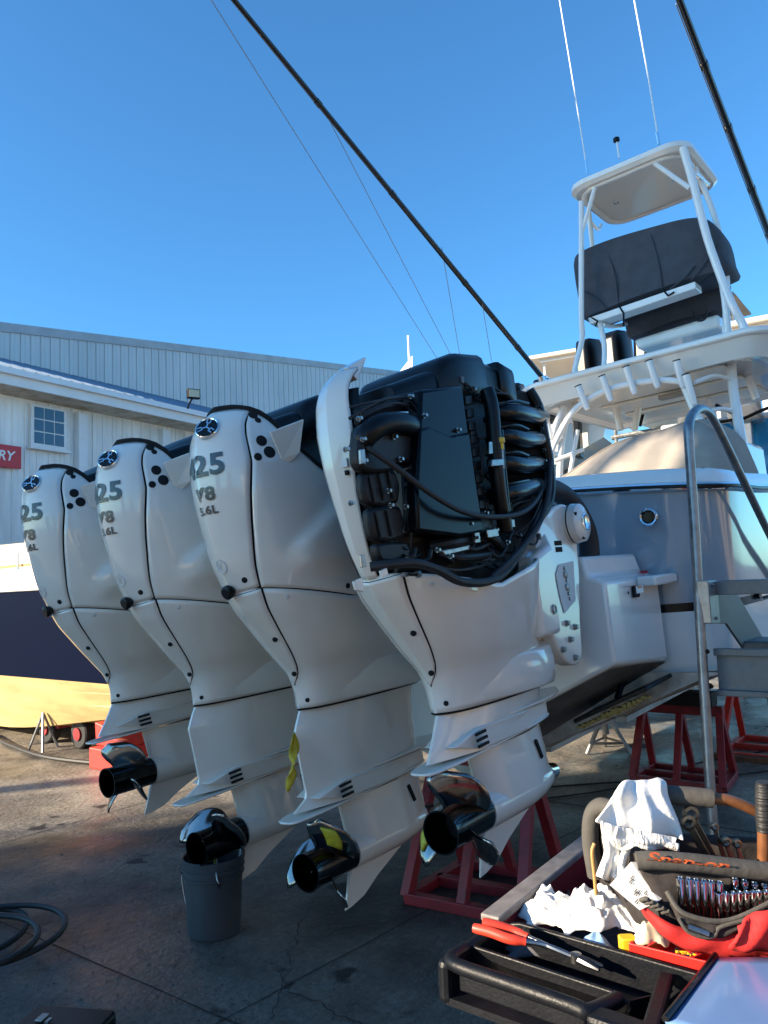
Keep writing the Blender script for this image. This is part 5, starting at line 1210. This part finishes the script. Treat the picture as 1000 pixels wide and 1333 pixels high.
# red organiser tray
rt = empty('parts_tray', PZ(870,1235,.865), 'bright red plastic parts tray with small fuses in the bin', 'tray')
REDP = mat('red_plastic', (.68,.02,.015), .35, trans=0.)
c1, c2, c3, c4 = PZ(848,1212,.87), PZ(975,1236,.87), PZ(925,1257,.87), PZ(820,1232,.87)
obj('floor', prism([p-CZ*.022 for p in (c1,c2,c3,c4)], (0,0,.004)), REDP, rt, 0)
for a, b in ((c1,c2),(c2,c3),(c3,c4),(c4,c1),(c1.lerp(c2,.22),c4.lerp(c3,.22)),(c1.lerp(c2,.78),c4.lerp(c3,.78))): obj('wall', bar(a-CZ*.008, b-CZ*.008, .005, .03), REDP, rt, 0, bevel=.0015)
for k in range(16): obj('rib', bar(c1.lerp(c2,.3+.04*k)-CZ*.004, c1.lerp(c2,.3+.04*k)-CZ*.004+(c4-c1)*.16, .0025, .022), REDP, rt, 0)
for k in range(16):
    p = c1.lerp(c2, rng.uniform(.28,.72)).lerp(c4.lerp(c3, .5), rng.uniform(.35,.7))-CZ*.014
    tag(obj('fuse', tube([p, p+Vector((rng.uniform(-1,1),rng.uniform(-1,1),0)).normalized()*.012], .0028, 6), YELLOW if k % 3 else STEEL), 'tiny fuse lying loose in the red parts tray', 'fuse', 'fuses in the red tray')
# clear plastic sleeve at the cart corner, sky reflection put into its colour
R = []
for i in range(13):
    t = i/12; row = []
    for j in range(13):
        u = j/12; pa = Vector((lerp(932,866,t), lerp(1246,1330,t))); pb = Vector((lerp(1030,1020,t), lerp(1246,1372,t)))
        p = pa.lerp(pb, u); z = .893+.012*math.sin(math.pi*.5*min(1, u*3))*(1-.4*t)+.0012*math.sin(u*5+t*3)
        row.append(PZ(p.x, p.y, z))
    R.append(row)
sl = obj('manual_sleeve', grid(R), mat('sky_blue_reflection', (.12,.22,.42), .3, coat=.5, coatr=.15, var=.1, vscale=6), None, 70, solid=.006); tag(sl, 'glossy clear plastic folder with sky reflection painted blue, lying over the cart corner', 'folder')
ed = [r[0]+Vector((0,0,.004)) for r in R]; obj('sleeve_edge', tube(ed, .006, 8), BLACKG, sl)
# ------------------------------------------------------------------ unseen tower, added out of view so its shade covers the engines
def ST(t, q, z=0.):
    a, b = math.radians(SUN_HEAD), math.radians(SUN_HEAD-90); return Vector((t*math.cos(a)+q*math.cos(b), t*math.sin(a)+q*math.sin(b), z))
sh = empty('added_shade_tower', ST(26,4.2), 'unseen metal clad tower added to shade the engines', 'tower')
ADDED_TOWER_M = mat('added_tower_beige_siding', (.42,.39,.34), .55, var=.15, vscale=.8)
q0, q1, t0, t1, hh = 1.92, 5.9, 23.0, 29.0, 13.8
obj('wall', loft([[ST(t,q,0) for t, q in ((t0,q0),(t0,q1),(t1,q1),(t1,q0))],[ST(t,q,hh) for t, q in ((t0,q0),(t0,q1),(t1,q1),(t1,q0))]]), ADDED_TOWER_M, sh, 0)  # wall of the unseen added shade tower
obj('roof', loft([[ST(t,q,hh-.05) for t, q in ((t0-.15,q0),(t0-.15,q1),(t1,q1),(t1,q0))],[ST(t,q,hh+.25) for t, q in ((t0-.15,q0),(t0-.15,q1),(t1,q1),(t1,q0))]]), SIDING2, sh, 0)  # roof of the unseen added shade tower
obj('added_tower_door', loft([[ST(t0-.05,q,0) for q in (2.6,5.8)]+[ST(t0+.02,q,0) for q in (5.8,2.6)],[ST(t0-.05,q,6) for q in (2.6,5.8)]+[ST(t0+.02,q,6) for q in (5.8,2.6)]]), SIDING2, sh, 0)
for k in range(14): obj('rib', bar(ST(t0-.02, q0+.15+k*.32, 6.1 if 2 < k < 12 else 0), ST(t0-.02, q0+.15+k*.32, hh-.1), .05, .05), ADDED_TOWER_M, sh, 0)

# ------------------------------------------------------------------ other boats in the yard
TANC = mat('tan_boat_cover', (.42,.34,.25), .85, var=.15, vscale=4, bump=.3, bscale=6)
def yard_boat(pos, head, k, hullm, topm, label, cover=True, nob=3, zb=.9, obm=BLACK, rack=True):
    """a boat kept on a steel rack; x forward, stern at x = 0"""
    c, s_ = math.cos(head), math.sin(head)
    def T(x, y, z): return Vector((pos[0]+k*(x*c-y*s_), pos[1]+k*(x*s_+y*c), zb+k*z))
    r = empty('stored_boat', (pos[0], pos[1], 0 if rack else zb), label, 'boat')
    R = []
    for x, b, kz, sz in ((0,1.3,.15,1.35),(1.5,1.38,.1,1.38),(4,1.4,.05,1.5),(6.5,1.15,.12,1.75),(8.2,.55,.55,1.95),(9,.04,1.5,2.05)):
        R.append([T(x,-b,sz),T(x,-b*1.0,sz-.35),T(x,-b*.95,kz+.55),T(x,0,kz),T(x,b*.95,kz+.55),T(x,b,sz-.35),T(x,b,sz),T(x,b*.8,sz+.04),T(x,-b*.8,sz+.04)])
    obj('hull', loft(R), hullm, r, 30)
    obj('gunwale', tube([Vector(q[0])+Vector((0,0,.02)) for q in R]+[Vector(q[6])+Vector((0,0,.02)) for q in R[::-1]], .05*k, 6, True), GELW, r)
    obj('deck', loft([[T(x,-b,z),T(x,b,z),T(x,b,z+.06),T(x,-b,z+.06)] for x, b, z in ((.05,1.2,1.36),(4,1.3,1.5),(6.5,1.0,1.76),(8.2,.4,1.96))]), GELW, r, 30)
    obj('console', loft([[T(x,-b,1.4),T(x,b,1.4),T(x,b*.9,zt),T(x,-b*.9,zt)] for x, b, zt in ((2.6,.55,2.3),(3.0,.62,2.6),(4.2,.6,2.7),(4.6,.5,2.2))]), TANC if cover else GELW, r, 30, bevel=.06*k)
    hc2 = obj('t_top', loft([[T(2.3,-1.1,3.55),T(2.3,1.1,3.55),T(2.3,1.05,3.66),T(2.3,-1.05,3.66)],[T(3.5,-1.2,3.62),T(3.5,1.2,3.62),T(3.5,1.1,3.76),T(3.5,-1.1,3.76)],[T(5,-1.0,3.5),T(5,1.0,3.5),T(5,.95,3.62),T(5,-.95,3.62)]]), topm, r, 30, bevel=.03*k)
    for x, y in ((2.7,-.7),(2.7,.7),(4.5,-.65),(4.5,.65)): obj('t_top_post', tube([T(x,y,1.4),T(x+.05,y*1.05,3.6)], .035*k, 8), ALU, r)
    for x in (2.5,4.7): obj('t_top_brace', tube([T(x,-.8,3.5),T(x,.8,3.5)], .03*k, 8), ALU, r)
    for i in range(nob):
        y = (i-(nob-1)/2)*.72; e = obj('outboard', loft([[T(x,y-w_,z0),T(x,y+w_,z0),T(x,y+w_*.8,z1),T(x,y-w_*.8,z1)] for x, w_, z0, z1 in ((-.85,.14,1.4,2.0),(-.7,.24,1.2,2.15),(-.3,.25,1.2,2.2),(-.05,.18,1.3,2.05))]), obm, r, 30, bevel=.05*k, seg=3)
        obj('outboard_leg', loft([[T(-.6,y-.07,z),T(-.6,y+.07,z),T(-.2,y+.07,z),T(-.2,y-.07,z)] for z in (1.25,.2)]), obm, e, 30, bevel=.02)
    if rack:
        for x in (1,4,7):
            for y in (-1,1): obj('rack_post', tube([T(x,y,.55)*1.0, Vector((T(x,y,0).x, T(x,y,0).y, 0))], .05, 8), ALUR, r)
            obj('rack_beam', tube([T(x,-1.1,.1),T(x,1.1,.1)], .07, 8), ALUR, r)
    return r
NAVY2 = mat('bright_blue_gelcoat', (.01,.26,.55), .15, coat=1.); TEAL = mat('pale_green_gelcoat', (.36,.58,.52), .2, coat=.8)
yard_boat((21.5,10.2), math.radians(12), 1.25, GELW, mat('tan_top', (.6,.52,.4), .5), 'white boat with tan covered console stored beyond the port side of the hard top', True, 3, 4.9)
yard_boat((20.5,7.3), math.radians(-8), 1.2, GELW, TANC, 'white boat with tan top and black outboards stored behind the tower legs', True, 3, 5.6)
yard_boat((15.6,3.35), math.radians(8), 1.2, NAVY2, mat('tan_top', (0,0,0)), 'bright blue hulled boat with tan top stored ahead of the bow', False, 3, 2.9, mat('silver_cowl', (.35,.36,.38), .25, metal=.6))
yard_boat((21.5,11.8), math.radians(40), 1.5, TEAL, TEAL, 'pale green boat stored farthest behind the covered console', False, 2, 2.2)
yard_boat((13.2,10.6), math.radians(-20), 1.0, TEAL, GELW, 'pale green hulled boat low on its rack between the warehouse and white boat', False, 2, 1.1)
sb = empty('sail_mast', PX(531,480,15), 'small white sail peak on a thin mast beyond the warehouse roof', 'sail')
mp = PX(533,470,15.0); sb.location = (mp.x, mp.y, 0); ORG[sb.name] = Vector((mp.x, mp.y, 0))
obj('mast', tube([(mp.x,mp.y,0),(mp.x,mp.y,PX(534,436,15.0).z)], .03, 8), ALU, sb)
obj('sail', prism([PX(537,463,15.0),PX(536,520,15.0),PX(505,520,15.0),PX(521,483,15.0)], (.05,.03,0)), TOWEL, sb, 0)

# ------------------------------------------------------------------ unseen shed, starboard oaks and boats added to block sky and bounce warm light
bs = empty('bounce_shed', (-2,-13,0), 'unseen long tan metal shed added across the yard to bounce warm light', 'shed')
obj('wall', box((2,-14.5,2.3), (38,3,4.6)), mat('bounce_shed_tan_metal', (.60,.50,.38), .6, var=.2, vscale=.7), bs, 0)  # wall of the unseen added bounce shed
for k in range(6): obj('bounce_shed_door', box((-12+k*5.2,-12.97,1.9), (3.4,.06,3.8)), mat('bounce_shed_door_brown', (.34,.28,.22), .6, var=.3, vscale=1), bs, 0)
obj('roof', box((2,-14.4,4.75), (39,3.6,.3)), SIDING2, bs, 0)  # roof of the unseen added bounce shed
LEAF = mat('added_oak_leaf', (.055,.085,.025), .6, var=.5, vscale=3)
BARK = mat('oak_bark', (.12,.09,.065), .9, var=.4, vscale=10)
def tree(x, y, h, rad, seed, label, n=2600, zc=.62, lk=1.):
    r2 = np.random.RandomState(seed); t = empty('added_oak_tree', (x, y, 0), label, 'tree', None)
    top = Vector((x+r2.uniform(-.3,.3), y+r2.uniform(-.3,.3), h*.7))
    tk = obj('trunk', tube(spline([(x,y,0),(x+.1,y,h*.25),(x-.05,y+.1,h*.45),top],5), [lerp(.22,.06,i/15) for i in range(16)], 9), BARK, t)
    cl = []
    for i in range(26):
        d = Vector((r2.normal(), r2.normal(), r2.normal()*.7)).normalized()*rad*r2.uniform(.35,1.)
        c = Vector((x, y, h*zc))+Vector((d.x, d.y, d.z*.75)); cl.append((c, rad*r2.uniform(.18,.36)))
        if i < 9: obj('limb', tube([Vector((x,y,h*r2.uniform(.3,.55))), (Vector((x,y,h*.5))+c)/2+Vector((0,0,.2)), c], [.07,.045,.015], 6), BARK, tk)
    V = []; F = []
    for i in range(n):
        c, rr = cl[r2.randint(len(cl))]; p = c+Vector((r2.normal(), r2.normal(), r2.normal()))*rr*.55
        a = Vector((r2.normal(), r2.normal(), r2.normal())).normalized(); b = a.orthogonal().normalized(); sz = r2.uniform(.07,.15)*lk; m0 = len(V)
        V += [p-a*sz, p+b*sz*.5, p+a*sz, p-b*sz*.5]; F.append((m0,m0+1,m0+2,m0+3))
    obj('crown', (V, F), LEAF, t, 0)
tree(-5.5,-8.5,7.5,2.6,11,'unseen leafy oak added in front of the added tan shed by its aft end')
tree(10.5,-9.2,8.0,2.8,13,'unseen leafy oak added in front of the added tan shed past the boat bow')
q_ = ST(15, 7.6)
tree(q_.x, q_.y, 14.2, 2.7, 21, 'unseen tall dense oak added beside the unseen shade tower', 13000, .905, 2.0)
yard_boat((-3.0,-7.5), math.radians(200), 1.0, mat('bounce_boat_cream_gelcoat', (.75,.66,.52), .25, coat=.5), GELW, 'unseen cream hulled boat added for warm bounce behind the tool cart', True, 2, .75)  # unseen boat, added to bounce warm light
yard_boat((-9.5,1.5), math.radians(250), 1.05, mat('bounce_boat_cream_gelcoat', (0,0,0)), GELW, 'unseen cream hulled boat added for warm bounce across from the engine row', True, 2, .75)  # also unseen, added for warm bounce onto the engines
